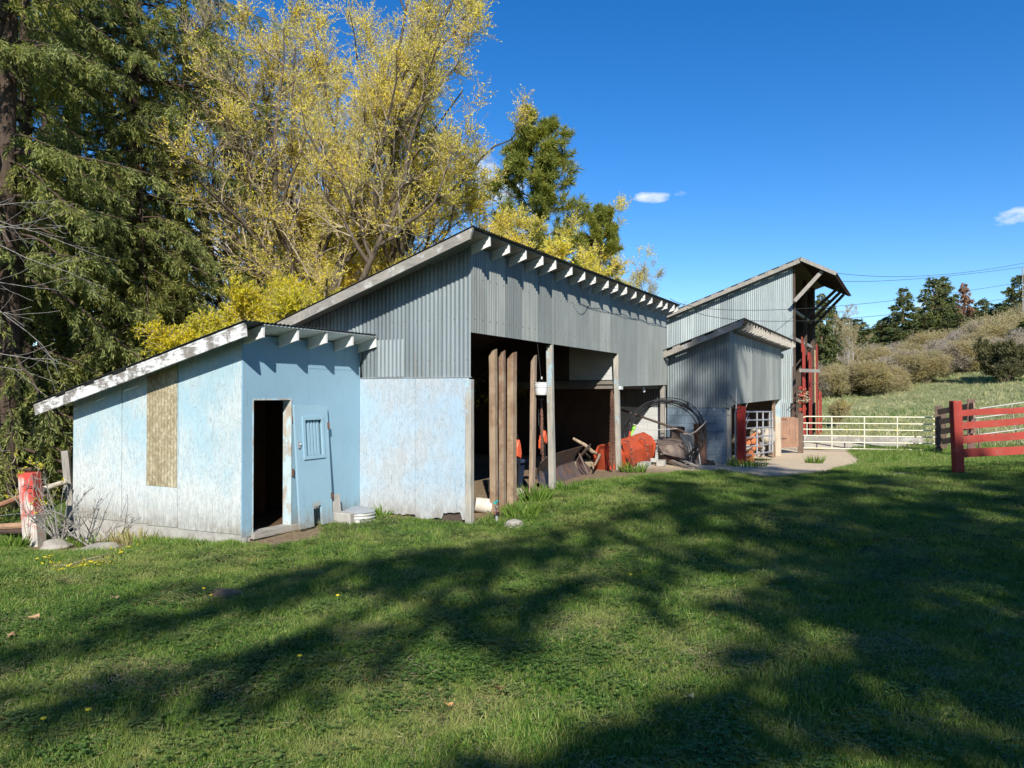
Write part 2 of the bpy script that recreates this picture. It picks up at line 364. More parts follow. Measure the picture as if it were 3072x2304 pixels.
def corr(p0, p1, z0, z1, amp=.009, pitch=.076, nrm=None, steps=6, lean=0):
    "corrugated sheet from p0 to p1 (x,y); z0, z1 numbers or functions of distance t in metres"
    p0 = Vector((*p0, 0)); p1 = Vector((*p1, 0)); Lg = (p1-p0).length; d = (p1-p0)/Lg; n = Vector((d.y, -d.x, 0)) if nrm is None else Vector(nrm)
    k = int(Lg/pitch*steps); pts = []
    for i in range(k+1):
        t = Lg*i/k; o = n*amp*math.sin(2*math.pi*t/pitch); b = p0+d*t+o
        a0 = z0(t) if callable(z0) else z0; a1 = z1(t) if callable(z1) else z1
        am = (a0+a1)/2
        pts += [(b.x, b.y, a0), (b.x, b.y, am), (b.x, b.y, a1)]
    m = MB(); m.poly(pts, [(3*i, 3*i+3, 3*i+4, 3*i+1) for i in range(k)]+[(3*i+1, 3*i+4, 3*i+5, 3*i+2) for i in range(k)])
    return m
def roof_sheet(x0, x1, y0, y1, zf, amp=.009, pitch=.076, th=.012):
    "corrugated roof: flutes run along y, zf(y) gives its height"
    k = int((x1-x0)/pitch*6); pts = []; ys = [y0+(y1-y0)*j/4 for j in range(5)]
    for i in range(k+1):
        x = x0+(x1-x0)*i/k; w = amp*math.sin(2*math.pi*(x-x0)/pitch)
        for y in ys: pts.append((x, y, zf(y)+w))
    m = MB(); m.poly(pts, [(5*i+j, 5*i+5+j, 5*i+6+j, 5*i+1+j) for i in range(k) for j in range(4)]); return m
def ss(a, b, x):
    t = np.clip((np.asarray(x, float)-a)/(b-a), 0, 1); return t*t*(3-2*t)
# ------------------------------------------------------------------ ground
def gz(x, y):
    x = np.asarray(x, float); y = np.asarray(y, float)
    z = .24*ss(9.2, 11.8, x)*(1-ss(18, 25, x))
    z = z+.16*ss(2.5, -2.5, y)*ss(10, 17, x)*(1-ss(22, 30, x))
    z = z-.2*ss(22, 28, x)
    z = z-.17*ss(8.8, 11.5, y)*(1-ss(8, 10, x))
    z = z-.08*ss(8.0, 8.5, y)*ss(5.6, 6.6, x)*(1-ss(8.2, 9.2, x))
    # hillside
    g = x-.42*(y+0)                                    # rises away and to the right
    h = 1.5*ss(40, 62, g)+.155*np.clip(g-60, 0, 16)+.045*np.clip(g-76, 0, 70)
    h = h*ss(30, 6, y)
    z = z+h*ss(34, 40, x)
    z = z+.05*np.clip(-y-1, 0, None)*ss(12, 20, x)*(1-ss(26,40,x))
    z = z+.035*np.clip(-y-1, 0, 30)*ss(26, 40, x)
    z = z+.02*np.sin(x*.9+1.3*np.sin(y*.7))+.015*np.sin(y*1.3+x*.4)
    z = z-1.2*ss(13, 22, y)*(1-ss(22, 34, x))
    return z
def vnoise(x, y, s=1., seed=0):
    "smooth value noise"
    rs = np.random.default_rng(seed); T = rs.random((64, 64)); x = np.asarray(x)*s+100.3; y = np.asarray(y)*s+57.7
    i = np.floor(x).astype(int); j = np.floor(y).astype(int); fx = x-i; fy = y-j; fx = fx*fx*(3-2*fx); fy = fy*fy*(3-2*fy)
    g = lambda a, b: T[a % 64, b % 64]
    return (g(i, j)*(1-fx)+g(i+1, j)*fx)*(1-fy)+(g(i, j+1)*(1-fx)+g(i+1, j+1)*fx)*fy
def fbm(x, y, s=1., seed=0): return .55*vnoise(x, y, s, seed)+.3*vnoise(x, y, s*2.3, seed+1)+.15*vnoise(x, y, s*5.1, seed+2)
def sdpoly(x, y, P):
    "signed distance to a polygon, negative inside"
    x = np.asarray(x, float); y = np.asarray(y, float); P = np.array(P, float); d = np.full(x.shape, 1e9); ins = np.zeros(x.shape, bool)
    for i in range(len(P)):
        a = P[i]; b = P[(i+1) % len(P)]; e = b-a; wx = x-a[0]; wy = y-a[1]
        t = np.clip((wx*e[0]+wy*e[1])/(e@e), 0, 1); d = np.minimum(d, np.hypot(wx-t*e[0], wy-t*e[1]))
        c = ((a[1] <= y) & (b[1] > y)) | ((b[1] <= y) & (a[1] > y))
        with np.errstate(divide='ignore', invalid='ignore'):
            xi = a[0]+(y-a[1])/(b[1]-a[1]+1e-12)*e[0]
        ins ^= c & (x < xi)
    return np.where(ins, -d, d)
DIRTS = [[(14.3, 6.2), (14.7, 5.65), (15.4, 5.4), (16.3, 4.9), (17.2, 4.35), (18.6, 3.9), (19.6, 4.0), (20.3, 4.6), (20.3, 12), (9.9, 12), (9.9, 5.95)],
         [(9.9, 5.9), (20.2, 5.9), (20.2, 12), (9.9, 12)],
         [(18.0, 3.8), (16.9, 3.0), (18.6, 1.75), (22.6, 1.35), (27.3, 1.5), (31, 2.0), (36, 2.2), (37, 6), (28, 6), (27, 4.2), (20.3, 4.3)],
         [(7.50, 8.2), (7.48, 7.85), (7.6, 7.45), (8.1, 7.35), (8.55, 7.5), (8.9, 7.8), (8.3, 8.2)],
         [(6.6, 11.5), (7.6, 11.5), (7.55, 10.0), (7.4, 9.6), (6.9, 9.45), (6.5, 9.6), (6.45, 10.5)]]
def dirtmask(x, y):
    d = np.full(np.asarray(x, float).shape, 9.)
    for P in DIRTS: d = np.minimum(d, sdpoly(x, y, P))
    w = (fbm(x, y, 1.6, 5)-.5)*.7
    m = 1-ss(-.06, .14, d+w*.45)
    bare = ss(.66, .80, fbm(x, y, .9, 21))*ss(3, 0, y)*ss(9, 14, x)*(1-ss(22, 25, x))*.9      # bald spots under the trees
    return np.clip(np.maximum(m, bare), 0, 1)
def lines(a, b, step): return list(np.arange(a, b, step))
xs = lines(-400, -60, 20)+lines(-60, -3, 3)+lines(-3, 38, .14)+lines(38, 90, .9)+lines(90, 200, 6)+lines(200, 641, 40)
ys = lines(-400, -60, 20)+lines(-60, -9, 1.2)+lines(-9, 14, .14)+lines(14, 60, 1.2)+lines(60, 200, 10)+lines(200, 441, 40)
GX, GY = np.meshgrid(np.array(xs), np.array(ys), indexing='ij'); GZ = gz(GX, GY)
GZ = GZ-.012*dirtmask(GX, GY)*ss(-3,0,GX)+.012*(vnoise(GX, GY, 3.1, 9)-.5)
def np_mesh(name, V, Fq, mat=None):
    me = bpy.data.meshes.new(name); n = len(V); k = Fq.shape[1]; m = len(Fq)
    me.vertices.add(n); me.vertices.foreach_set('co', np.asarray(V, np.float32).ravel())
    me.loops.add(m*k); me.polygons.add(m)
    me.loops.foreach_set('vertex_index', np.asarray(Fq, np.int32).ravel())
    me.polygons.foreach_set('loop_start', np.arange(m, dtype=np.int32)*k)
    me.update(calc_edges=True)
    if mat: me.materials.append(mat)
    return me
nx, ny = GX.shape; idx = np.arange(nx*ny).reshape(nx, ny)
FQ = np.stack([idx[:-1, :-1], idx[1:, :-1], idx[1:, 1:], idx[:-1, 1:]], -1).reshape(-1, 4)
me = np_mesh('ground', np.stack([GX, GY, GZ], -1).reshape(-1, 3), FQ)
me.polygons.foreach_set('use_smooth', [True]*len(me.polygons))
a = me.attributes.new('dirt', 'FLOAT', 'POINT'); a.data.foreach_set('value', dirtmask(GX, GY).astype(np.float32).ravel())
def mead(x, y): return ss(33.5, 37, x+.2*y)
a = me.attributes.new('meadow', 'FLOAT', 'POINT'); a.data.foreach_set('value', mead(GX, GY).astype(np.float32).ravel())
def groundmat():
    b = NB('ground_soil'); P = b.co((1, 1, 1), 'World')
    n1 = b.noise(P, 14, 8, .7); n2 = b.noise(P, 1.1, 5, .6); n3 = b.noise(P, 60, 4, .6)
    turf = b.ramp(n1, [(.3, (.016, .026, .008)), (.55, (.038, .062, .016)), (.72, (.095, .10, .04))])
    turf = b.mix(b.step(n2, .5, .72), turf, b.mix(.35, turf, (.15, .125, .06)))
    soil = b.ramp(n1, [(.3, (.115, .078, .048)), (.5, (.20, .145, .09)), (.75, (.33, .26, .175))])
    x = b.sep(P, 0); sand = b.step(x, 16., 19.); soil = b.mix(b.math('MULTIPLY', sand, .75), soil, b.ramp(n1, [(.3, (.50, .39, .26)), (.7, (.80, .66, .47))]))
    mw = b.ramp(n1, [(.3, (.13, .15, .06)), (.55, (.22, .235, .11)), (.75, (.36, .33, .20))])
    mw = b.mix(b.step(b.noise(P, .16, 5, .6), .45, .62), mw, b.ramp(n1, [(.3, (.05, .11, .018)), (.7, (.11, .19, .04))]))
    c = b.mix(b.attr('meadow'), turf, mw); c = b.mix(b.attr('dirt'), c, soil)
    b.bump(n1, .7, .03); b.bump(n3, .4, .008); return b.out(c, .95, 0, .15)
me.materials.append(groundmat())
ground = bpy.data.objects.new('ground', me); COL.objects.link(ground); tag(ground, kind='structure')
# ------------------------------------------------------------------ BLUE SHED
X0, Y0, XI, YB = 7.435, 7.95, 9.90, 5.876
shed = thing('blue_shed', 'small light blue plywood shed with open doorway and sloping white edged roof', 'shed', (X0, Y0, 0))
SR = lambda y: 2.883-.24*(y-7.605)             # top of rafters
wt = lambda y: SR(y)-.02
def slab(m, pts_yz, x0, x1):                    # polygon in yz extruded in x
    n = len(pts_yz); m.poly([(x0, y, z) for y, z in pts_yz]+[(x1, y, z) for y, z in pts_yz], [tuple(range(n)), tuple(range(n, 2*n))[::-1]]+[(i, n+i, n+(i+1) % n, (i+1) % n) for i in range(n)]); return m
m = MB()
seams = [Y0, 9.20, 9.84, 10.42, 11.58]
for a, b_ in zip(seams[:-1], seams[1:]):
    slab(m, [(a+.005, .10), (b_-.005, .085), (b_-.005, wt(b_)), (a+.005, wt(a))], X0+random.uniform(0, .007), X0+.03)
side = m.build('side_wall', 'ply_side', shed); side['label'] = 'weathered pale blue plywood wall with wavy grain'
m = MB(); dl, dr, dt = 7.62, 8.34, 1.915
pt = SR(Y0)-.02
for x0, x1, z0, z1 in ((X0+.002, dl, .06, pt), (dl, dr, dt, pt), (dr, 8.70, .04, pt), (8.704, 9.50, .03, 1.86 if 0 else pt), (9.504, XI-.003, .03, pt)):
    m.box(x0, x1, Y0, Y0+.02, z0, z1)
m.box(8.70, 9.88, Y0-.0045, Y0, 2.36, 2.366); m.box(7.46,8.69,Y0-.003,Y0,2.42,2.424)
m.build('front_wall', 'ply_front', shed)
m = MB(); m.box(X0+.012, X0+.16, Y0+.01, 11.57, -.35, .098); m.box(X0+.013, dl-.1, Y0-.01, Y0+.1, -.35, .058); m.build('footing', 'concrete', shed, bevel=.006)
m = MB(); m.box(dr-.012, dr+.006, Y0-.012, Y0+.14, .1, dt); m.box(dl-.006, dl+.012, Y0-.004, Y0+.14, .1, dt); m.box(dl+.012, dr-.012, Y0-.004, Y0+.14, dt-.02, dt+.002); fr = m.build('door_frame', wood('door_frame_paint', (.35, .3, .25), paint=(.45, .58, .62), wear=.52, wscale=2), shed)
m = MB(); m.box(dl-.02, dr+.1, Y0-.06, Y0+.16, .02, .10); m.build('threshold', 'greywood_x', shed)
for z in (.85, 1.62):
    m = MB(); m.box(dr+.008, dr+.045, Y0-.02, Y0-.001, z-.05, z+.05); m.tube([(dr+.027, Y0-.026, z-.055), (dr+.027, Y0-.026, z+.055)], .009, 8); m.build('hinge', 'rust', shed)
m = MB(); m.box(X0+.04, XI, 11.5, 11.54, 0, wt(11.5)); m.box(XI-.03, XI-.005, Y0+.03, 11.5, 0, 2.0); m.build('back_wall', 'darkply', shed)
m = MB(); m.box(7.9, 7.95, 9.35, 9.4, 0, 1.6); m.box(7.5, 9.3, 9.41, 9.44, 0, 2.1); m.build('inner_wall', 'darkply', shed)
m = MB(); m.box(X0+.05, XI-.02, Y0+.05, 11.5, -.1, .04); m.build('floor', 'darkply', shed)
roof = roof_sheet(7.10, 9.84, 7.56, 12.16, lambda y: SR(y)+.030).build('roof', 'galv_dark', shed, smooth=True)
m = MB(); slab(m, [(7.585, SR(7.585)+.016), (12.1, SR(12.1)+.016), (12.1, SR(12.1)+.002), (7.585, SR(7.585)+.002)], 7.46, 9.83); m.build('roof_deck', 'rafter', roof)
for i, x in enumerate((7.47, 8.11, 8.70, 9.29, 9.86)):
    y0 = 7.605; y1 = 8.4; m = MB()
    slab(m, [(y0, SR(y0)), (y0, SR(y0)-.155), (y1, SR(y1)-.155), (y1, SR(y1))], x-.019, x+.019); m.build('rafter', 'rafter', shed)
m = MB(); slab(m, [(7.60, SR(7.60)-.018), (7.58, SR(7.6)-.165), (12.06, SR(12.06)-.165), (12.10, SR(12.1)-.018)], 7.135, 7.17); m.build('fascia_board', 'fascia', shed)
m = MB()
for a_, b_ in ((7.60, 9.9), (10.22, 10.62), (10.86, 11.30), (11.56, 12.1)): slab(MB(), [(a_, SR(a_)-.017), (a_, SR(a_)+.018), (b_, SR(b_)+.018), (b_, SR(b_)-.017)], 7.13, 7.165).build('roof_batten', 'fascia', shed)
m = corr((X0-.004, 9.86), (X0-.004, 9.215), lambda t: .66-.0*t, lambda t: wt(9.86-t)-.08, .0035, .064, nrm=(-1, 0, 0)); m.build('window_panel', 'fibre', shed, smooth=True)['label'] = 'tan translucent corrugated strip set in the blue wall'
# loose door leaning on the front wall
door = thing('loose_door', 'blue wooden door off its hinges with small louvred vent leaning on shed front', 'door', (8.66, 7.75, .02))
def ly(z): return 7.915-.13*(1.84-z)/1.8                 # the door leans back
def dpt(a, z): return (8.33+a, ly(z), z)
def dbox(m, a0, a1, z0, z1, t0, t1):
    P = []
    for z in (z0, z1):
        for t in (t0, t1):
            for a in (a0, a1): P.append((8.33+a, ly(z)-t, z))
    return m.poly(P, [(0, 1, 3, 2), (4, 6, 7, 5), (0, 4, 5, 1), (2, 3, 7, 6), (0, 2, 6, 4), (1, 5, 7, 3)])
m = MB(); W_ = .70
# leaf with vent opening and a gnawed hole at the foot
va0, va1, vz0, vz1 = .17, .56, 1.06, 1.62
dbox(m, 0, va0, .05, 1.83, 0, .032); dbox(m, va1, W_, .05, 1.80, 0, .032); dbox(m, va0, va1, vz1, 1.82, 0, .032); dbox(m, va0, va1, .34, vz0, 0, .032)
dbox(m, va0, .29, .05, .34, 0, .032); dbox(m, .46, va1, .05, .34, 0, .032)
m.build('leaf', 'door_blue', door)
m = MB()
for (a0, a1, z0, z1) in ((va0-.03, va0+.02, vz0-.03, vz1+.03), (va1-.02, va1+.03, vz0-.03, vz1+.03), (va0+.02, va1-.02, vz1-.02, vz1+.03), (va0+.02, va1-.02, vz0-.03, vz0+.02)): dbox(m, a0, a1, z0, z1, .030, .05)
vent = m.build('vent', 'door_blue', door)
m = MB()
for k in range(5): dbox(m, va0+.035+k*.065, va0+.075+k*.065, vz0+.02, vz1-.02, .002, .016)
m.build('slat', 'door_blue', vent)
m = MB(); dbox(m, va0, va1, vz0, vz1, -.004, .001); m.build('mesh_screen', plain('vent_screen', (.12, .2, .24), .8), vent)
m = MB(); dbox(m, .03, .075, 1.20, 1.30, .032, .05); m.tube([dpt(.05, 1.25)[0:1]+(ly(1.25)-.05,)+(1.25,), (8.40, ly(1.25)-.06, 1.27)], .012, 8); m.build('latch', 'steel', door)
for z in (.45, 1.5):
    m = MB(); dbox(m, W_-.02, W_+.03, z-.05, z+.05, .02, .036); m.build('hinge', 'rust', door)
m = MB()
for k in range(9): a = .27+k*.022; dbox(m, a, a+.012, .30+random.random()*.06, .37+random.random()*.05, .031, .034)
m.build('splinter', 'greywood', door)
# ------------------------------------------------------------------ MACHINE SHED
barn = thing('machine_shed', 'long grey corrugated machine shed with open bays and row of rafter tails', 'barn', (XI, YB, 0))
BR = lambda y: 4.33-.322*(y-5.53)              # rafter tops
bt = lambda y: BR(y)-.02
m = corr((XI, 12.0), (XI, YB), lambda t: 2.235 if 12-t < 7.93 else SR(12-t)-.3, lambda t: bt(12-t), nrm=(-1, 0, 0)); m.build('side_cladding', 'galv', barn, smooth=True)
m = corr((XI-.016, 7.60), (XI-.016, 7.09), 2.25, 2.84, nrm=(-1, 0, 0)); m.build('patch_sheet', 'patch', barn, smooth=True)
m = corr((XI, YB), (16.44, YB), lambda t: 2.905-.003*t, bt(YB), nrm=(0, -1, 0)); m.build('front_cladding', 'galv_x', barn, smooth=True)
m = corr((16.44, YB-.004), (20.19, YB-.004), lambda t: 2.15+.02*t, bt(YB), nrm=(0, -1, 0)); m.build('front_cladding', 'galv_x', barn, smooth=True)
m = MB(); prev = .04
import itertools
def ragged(ya, yb, zt, seed):
    random.seed(seed); n = 26; P = []
    bot = [.10+.03*random.random()+(.09 if .15 < i/n < .5 and seed == 2 else 0)-.06*i/n for i in range(n+1)]
    for i in range(n+1):
        y = ya+(yb-ya)*i/n; P += [(XI-.012, y, bot[i]), (XI-.012, y, zt), (XI+.006, y, bot[i]), (XI+.006, y, zt)]
    F_ = []
    for i in range(n): a = 4*i; F_ += [(a, a+4, a+5, a+1), (a+2, a+3, a+7, a+6), (a, a+2, a+6, a+4), (a+1, a+5, a+7, a+3)]
    F_ += [(0, 1, 3, 2), (4*n, 4*n+2, 4*n+3, 4*n+1)]
    return P, F_
m = MB(); m.poly(*ragged(5.90, 6.86, 2.22, 2)); m.poly(*ragged(6.866, 7.945, 2.222, 3)); m.build('plywood_panel', 'ply_barn', barn)
m = MB(); m.bar((XI-.004, 7.94, 2.236), (XI-.004, 5.86, 2.232), .03, .012); m.build('cladding_trim', 'steel', barn)
for i, (x0, x1, zt, lean, sz) in enumerate(((9.855, 9.955, 2.2, 0, .1), (12.78, 12.885, 2.92, .12, .105), (16.335, 16.44, 2.90, .17, .105), (19.94, 20.05, 2.2, 0.02, .11))):
    m = MB(); y0 = YB+.012 if i == 0 else YB+.0; g = float(gz(x0, y0))-.1
    if i == 0: y0 = YB-.03
    n = 6; P = []
    for k in range(n+1):
        z = g+(zt-g)*k/n; dx = lean*(1-k/n)+random.uniform(-.004, .004); q = 0
        if k == n and i in (1, 2): q = .03
        P += [(x0+dx+q, y0, z), (x1+dx, y0, z), (x1+dx, y0+sz, z), (x0+dx, y0+sz, z-q*3)]
    m.poly(P, [(0, 3, 2, 1), (4*n, 4*n+1, 4*n+2, 4*n+3)]+[(4*k+j, 4*k+(j+1) % 4, 4*k+4+(j+1) % 4, 4*k+4+j) for k in range(n) for j in range(4)])
    m.build('post', 'post' if i < 3 else 'greywood', barn, bevel=.006)
nr = 18; tailm = MB(); slab(tailm, [(5.56, BR(5.56)), (5.555, BR(5.56)-.148), (6.6, BR(6.6)-.148), (6.6, BR(6.6))], -.019, .019)
rx = [9.93, 10.47, 11.05, 11.66, 12.28, 12.92, 13.6, 14.22, 14.86, 15.45, 16.08, 16.72, 17.33, 17.95, 18.57, 19.2, 19.75, 20.12]
r0 = tailm.build('rafter', 'rafter', barn); r0.location.x = rx[0]-XI
r0.location = (rx[0]-XI, -YB, 0)
for x in rx[1:]:
    c = r0.copy(); COL.objects.link(c); c.location = (x-XI+random.uniform(-.015, .015), -YB+random.uniform(-.012, .012), random.uniform(-.006, .003)); c.rotation_euler.y = random.uniform(-.03, .03)
broof = roof_sheet(9.36, 20.3, 5.515, 12.6, lambda y: BR(y)+.03).build('roof', 'galv_dark', barn, smooth=True)
m = MB(); slab(m, [(5.93, BR(5.93)+.018), (12.5, BR(12.5)+.018), (12.5, BR(12.5)+.002), (5.93, BR(5.93)+.002)], 9.95, 20.24); m.build('inner_deck', 'darkwood_and_shade', broof)  # inner half of the deck, its shade painted by a darker colour
m = MB(); slab(m, [(5.58, BR(5.58)+.018), (5.92, BR(5.92)+.018), (5.92, BR(5.92)+.002), (5.58, BR(5.58)+.002)], 9.42, 20.24); slab(m, [(5.925, BR(5.925)+.018), (12.4, BR(12.4)+.018), (12.4, BR(12.4)+.002), (5.925, BR(5.925)+.002)], 9.42, 9.945); m.build('roof_deck', wood('deck_boards', (.30, .28, .25), ax=0), broof)
m = MB(); slab(m, [(5.53, BR(5.53)+.012), (5.58, BR(5.53)-.150), (12.4, BR(12.4)-.15), (12.4, BR(12.4)+.012)], 9.375, 9.415); m.build('fascia_board', 'fascia_grey', barn)
m = MB(); m.box(XI+.03, 20.18, 11.9, 11.94, -.2, 2.5); m.build('back_wall', 'darkwood_and_shade', barn)
m = MB(); m.box(XI+.03, 20.18, YB+.03, YB+.12, 3.02, 3.2); m.build('header_beam', 'darkwood_and_shade', barn)
# loft in the third bay and inner wall shared with the next shed
m = MB(); m.box(16.50, 16.54, YB+1.25, 9.0, 2.30, 3.5); m.build('loft_wall', 'darkwood_and_shade', barn)  # same white loft wall farther in, coloured dark to paint the bay's shade
m = MB(); m.box(16.50, 16.54, YB+.13, YB+1.245, 2.30, 3.5); lp = m.build('loft_panel', 'wblock', barn); lp['label'] = 'white panel of the loft inside the third bay'
m = MB(); m.box(16.55, 20.15, YB+.15, 9.2, 2.12, 2.2); m.box(16.46, 16.50, YB+.12, 9.2, 2.10, 2.28); m.box(16.42,16.455,YB+.12,9.2,2.20,2.235); m.build('loft_floor', wood('loft_wood', (.16, .145, .125), ax=1), barn)
m = MB(); m.box(20.165, 20.19, YB+.02, 7.3, -.1, 1.62); m.build('inner_block_wall', 'wblock', barn)
m = MB(); m.box(20.165, 20.19, 7.303, 11.9, -.1, 4.); m.build('inner_wall', 'darkwood_and_shade', barn)  # block wall continues here; dark colour stands in for interior shade
m = MB(); m.box(XI+.03, XI+.05, YB+.15, 11.9, 0, 2.1); m.build('inner_wall', 'darkwood_and_shade', barn)
m = corr((20.17, 7.3), (20.17, YB+.02), 1.625, 4., nrm=(-1, 0, 0)); m.build('inner_cladding', 'galv_dark', barn, smooth=True)  # dark metal colour paints the gloom above the block wall
# wires along the rafters and a bulb under the low header
m = MB(); m.tube([(13.6+i*.65, 5.60, BR(5.6)-.16-.05*math.sin(i*1.6)**2) for i in range(11)], .006, 5); m.tube([(13.6+i*.65, 5.53, BR(5.6)-.10-.05*math.sin(i*1.1)**2) for i in range(11)], .005, 5)
m.tube([(13.3+.11*k, 5.60, BR(5.6)-.17-.22*math.sin(k/8*math.pi)) for k in range(9)], .006, 5); m.build('wiring', 'cable', barn)
m = MB(); c = at(*s9(838, 92), y=6.0); m.lathe(c-np.array([0, 0, .05]), [(.001, -.05), (.03, -.03), (.038, 0), (.03, .03), (.018, .05), (.018, .09)], 14, True); lb = m.build('light_bulb', 'glass', barn, smooth=True)
m = MB(); m.bar(c+np.array([-.5, .03, .05]), c+np.array([1.1, .03, .09]), .04, .02); m.build('bulb_batten', 'greywood', barn)
m=MB(); p=at(*s9(440,75),y=5.85); m.bar(p,p+np.array([.14,0,0]),.05,.07); m.build('wood_cleat','white',barn)
# ------------------------------------------------------------------ LEANING TIMBERS
def timber(uT, uB, vT, mat, label, ybot, w=.10, grp=None):
    "uT, uB: visible left and right edges at head and foot"
    yt = YB+.035; xb1 = at(uB[1], 1300, y=ybot)[0]; xb0 = at(uB[0], 1300, y=ybot+w)[0]; xt1 = at(uT[1], 1300, y=yt)[0]; xt0 = at(uT[0], 1300, y=yt+w)[0]
    zt = at(uT[1], vT, y=yt)[2]; g = float(gz(xb0, ybot))-.03; o = thing('timber', label, 'timber', (xb0, ybot, g), grp); n = 7; P = []
    for k in range(n+1):
        f = k/n; z = g+(zt-g)*f; y = ybot+(yt-ybot)*f; j = random.uniform(-.004, .004); x0 = xb0+(xt0-xb0)*f+j; x1 = xb1+(xt1-xb1)*f+j; e = k == n
        P += [(x0, y, z-.02*e), (x1, y, z), (x1, y+w, z-.03*e), (x0, y+w, z-.13*e)]
    m = MB(); m.poly(P, [(0, 3, 2, 1), (4*n, 4*n+1, 4*n+2, 4*n+3)]+[(4*k+j, 4*k+(j+1) % 4, 4*k+4+(j+1) % 4, 4*k+4+j) for k in range(n) for j in range(4)])
    m.build('beam', mat, o, bevel=.006)
TG = 'timbers leaning in the first bay'
timber((1466, 1492), (1469, 1495), 1046, 'brown', 'leftmost of the thick brown timbers standing upright in the first bay', YB-.10, .10, TG)
timber((1495.5, 1517), (1496.5, 1519), 1050, 'brown2', 'narrow middle timber of the three standing together in the first bay', YB-.10, .085, TG)
timber((1521, 1551), (1520, 1550), 1055, 'brown', 'widest brown timber, right one of the three standing together', YB-.10, .11, TG)
timber((1592, 1611), (1586, 1606), 1064, wood('split_timber', (.27, .20, .145), .5, 1.5), 'lone rough timber standing between the three timbers and blue post', YB-.03, .07, TG)
# ------------------------------------------------------------------ things in the bays
c = at(1380+673*.3617, 950+600*.3617, y=5.80); bk = thing('hanging_bucket', 'white plastic bucket hanging on a cord beside the blue post', 'bucket', (c[0], c[1], c[2]-.1))
m = MB(); m.lathe((c[0], c[1], c[2]-.105), [(.001, 0), (.098, 0), (.104, .01), (.115, .14), (.125, .14), (.125, .155), (.116, .158), (.118, .175), (.127, .175), (.127, .19), (.118, .192), (.12, .21), (.129, .212), (.129, .222), (.117, .222), (.10, .02), (.001, .015)], 32); m.build('pail', 'white', bk, smooth=True)
m = MB(); m.tube([(c[0]-.125, c[1], c[2]+.09), (c[0]-.1, c[1]-.01, c[2]+.14), (c[0], c[1]-.01, c[2]+.19), (c[0]+.1, c[1]-.01, c[2]+.14), (c[0]+.125, c[1], c[2]+.09)], .004, 6); m.tube([(c[0], c[1], c[2]+.18), (c[0]+.03, c[1]+.04, c[2]+.4), (c[0]+.05, YB+.03, 2.95)], .004, 6); m.build('handle', 'cable', bk)
m = MB(); m.tube([(c[0], c[1]-.01, c[2]+.17), (c[0]+.005, c[1]-.01, c[2]+.215)], .011, 8); m.build('grip', 'white', bk)
def link_ring(m, c, ax, r, n=10):
    "one oval chain link"
    a = Vector(ax); b = Vector((0, 0, 1)); pts = []
    for k in range(n):
        t = 2*math.pi*k/n; pts.append(Vector(c)+a*math.cos(t)*r*.6+b*math.sin(t)*r)
    m.tube(pts, r*.22, 4, True)
def chain(x, y, z0, z1, strands, spread, label, r=.026):
    o = thing('chain', label, 'chain', (x, y, z0)); m = MB(); random.seed(int(x*10))
    for s in range(strands):
        ox = random.uniform(-spread, spread); oy = random.uniform(-spread, spread)*.6-.02; zb = z0+random.uniform(0, .25); z = z1-random.uniform(0, .1); k = s
        while z > zb:
            f = (z-zb)/(z1-zb); w = .25+.75*(1-f)**.5
            link_ring(m, (x+ox*w, y+oy*w, z), ((1, 0, 0), (0, 1, 0))[k % 2] if random.random() < .7 else (.7, .7, 0), r); z -= r*1.45; k += 1
    m.build('links', 'rust', o)
    m = MB(); m.tube([(x-.08, y+.0, z1+.02), (x+.0, y, z1+.03), (x+.14, y+.02, z1+.02)], .007, 6); m.build('hook', 'rust', o)
chain(12.46, 5.93, .72, 1.86, 5, .035, 'rusty chain hanging between lone timber and first blue post', .024)
chain(16.05, 5.90, .30, 2.03, 12, .085, 'thick bundle of rusty chains hanging beside the second blue post', .030)
# grader blade
bl = thing('grader_blade', 'curved worn brown steel blade lying in the second bay', 'blade', (14.3, 6.5, .25))
def sweep(m, prof, path, th):
    "thin curved plate: prof = (out, up) points, path = list of (x,y,zshift)"
    P = []; n = len(prof)
    for (x, y, z) in path:
        for o, u in prof: P.append((x, y-o, z+u))
    nb = len(P)
    for (x, y, z) in path:
        for o, u in prof: P.append((x+.004, y-o+th, z+u+.004))
    q = len(path); F_ = []
    for i in range(q-1):
        for j in range(n-1):
            a = i*n+j; F_ += [(a, a+1, a+n+1, a+n), (nb+a, nb+a+n, nb+a+n+1, nb+a+1)]
    for i in range(q-1): F_ += [(i*n, i*n+n, nb+i*n+n, nb+i*n), (i*n+n-1, nb+i*n+n-1, nb+i*n+2*n-1, i*n+2*n-1)]
    for j in range(n-1): F_ += [(j, nb+j, nb+j+1, j+1), ((q-1)*n+j, (q-1)*n+j+1, nb+(q-1)*n+j+1, nb+(q-1)*n+j)]
    return m.poly(P, F_)
arc = [(.20-.22*math.sin(a*math.pi)+.0, .66*a) for a in np.linspace(0, 1, 10)]
sweep(MB(), arc, [(12.98, 6.25, .16), (14.0, 6.38, .18), (15.35, 6.48, .21)], .02).build('mouldboard', 'rustplate', bl, smooth=True)
sweep(MB(), [(o, u*.86) for o, u in arc], [(15.37, 6.44, .21), (15.8, 6.52, .22), (16.35, 6.72, .28)], .02).build('wing', 'rustplate', bl, smooth=True)
for k in range(12):
    x = 13.1+k*.19; m = MB(); m.lathe((x, 6.25-.20+(x-13)*.08-.012, .20+.02*k/12), [(.001, .02), (.014, .015), (.016, 0)], 8); m.build('bolt', 'rust', bl)
m = MB(); m.bar((15.36, 6.46, .83), (15.42, 6.2, .24), .035, .03); m.build('rib', 'rustplate', bl)
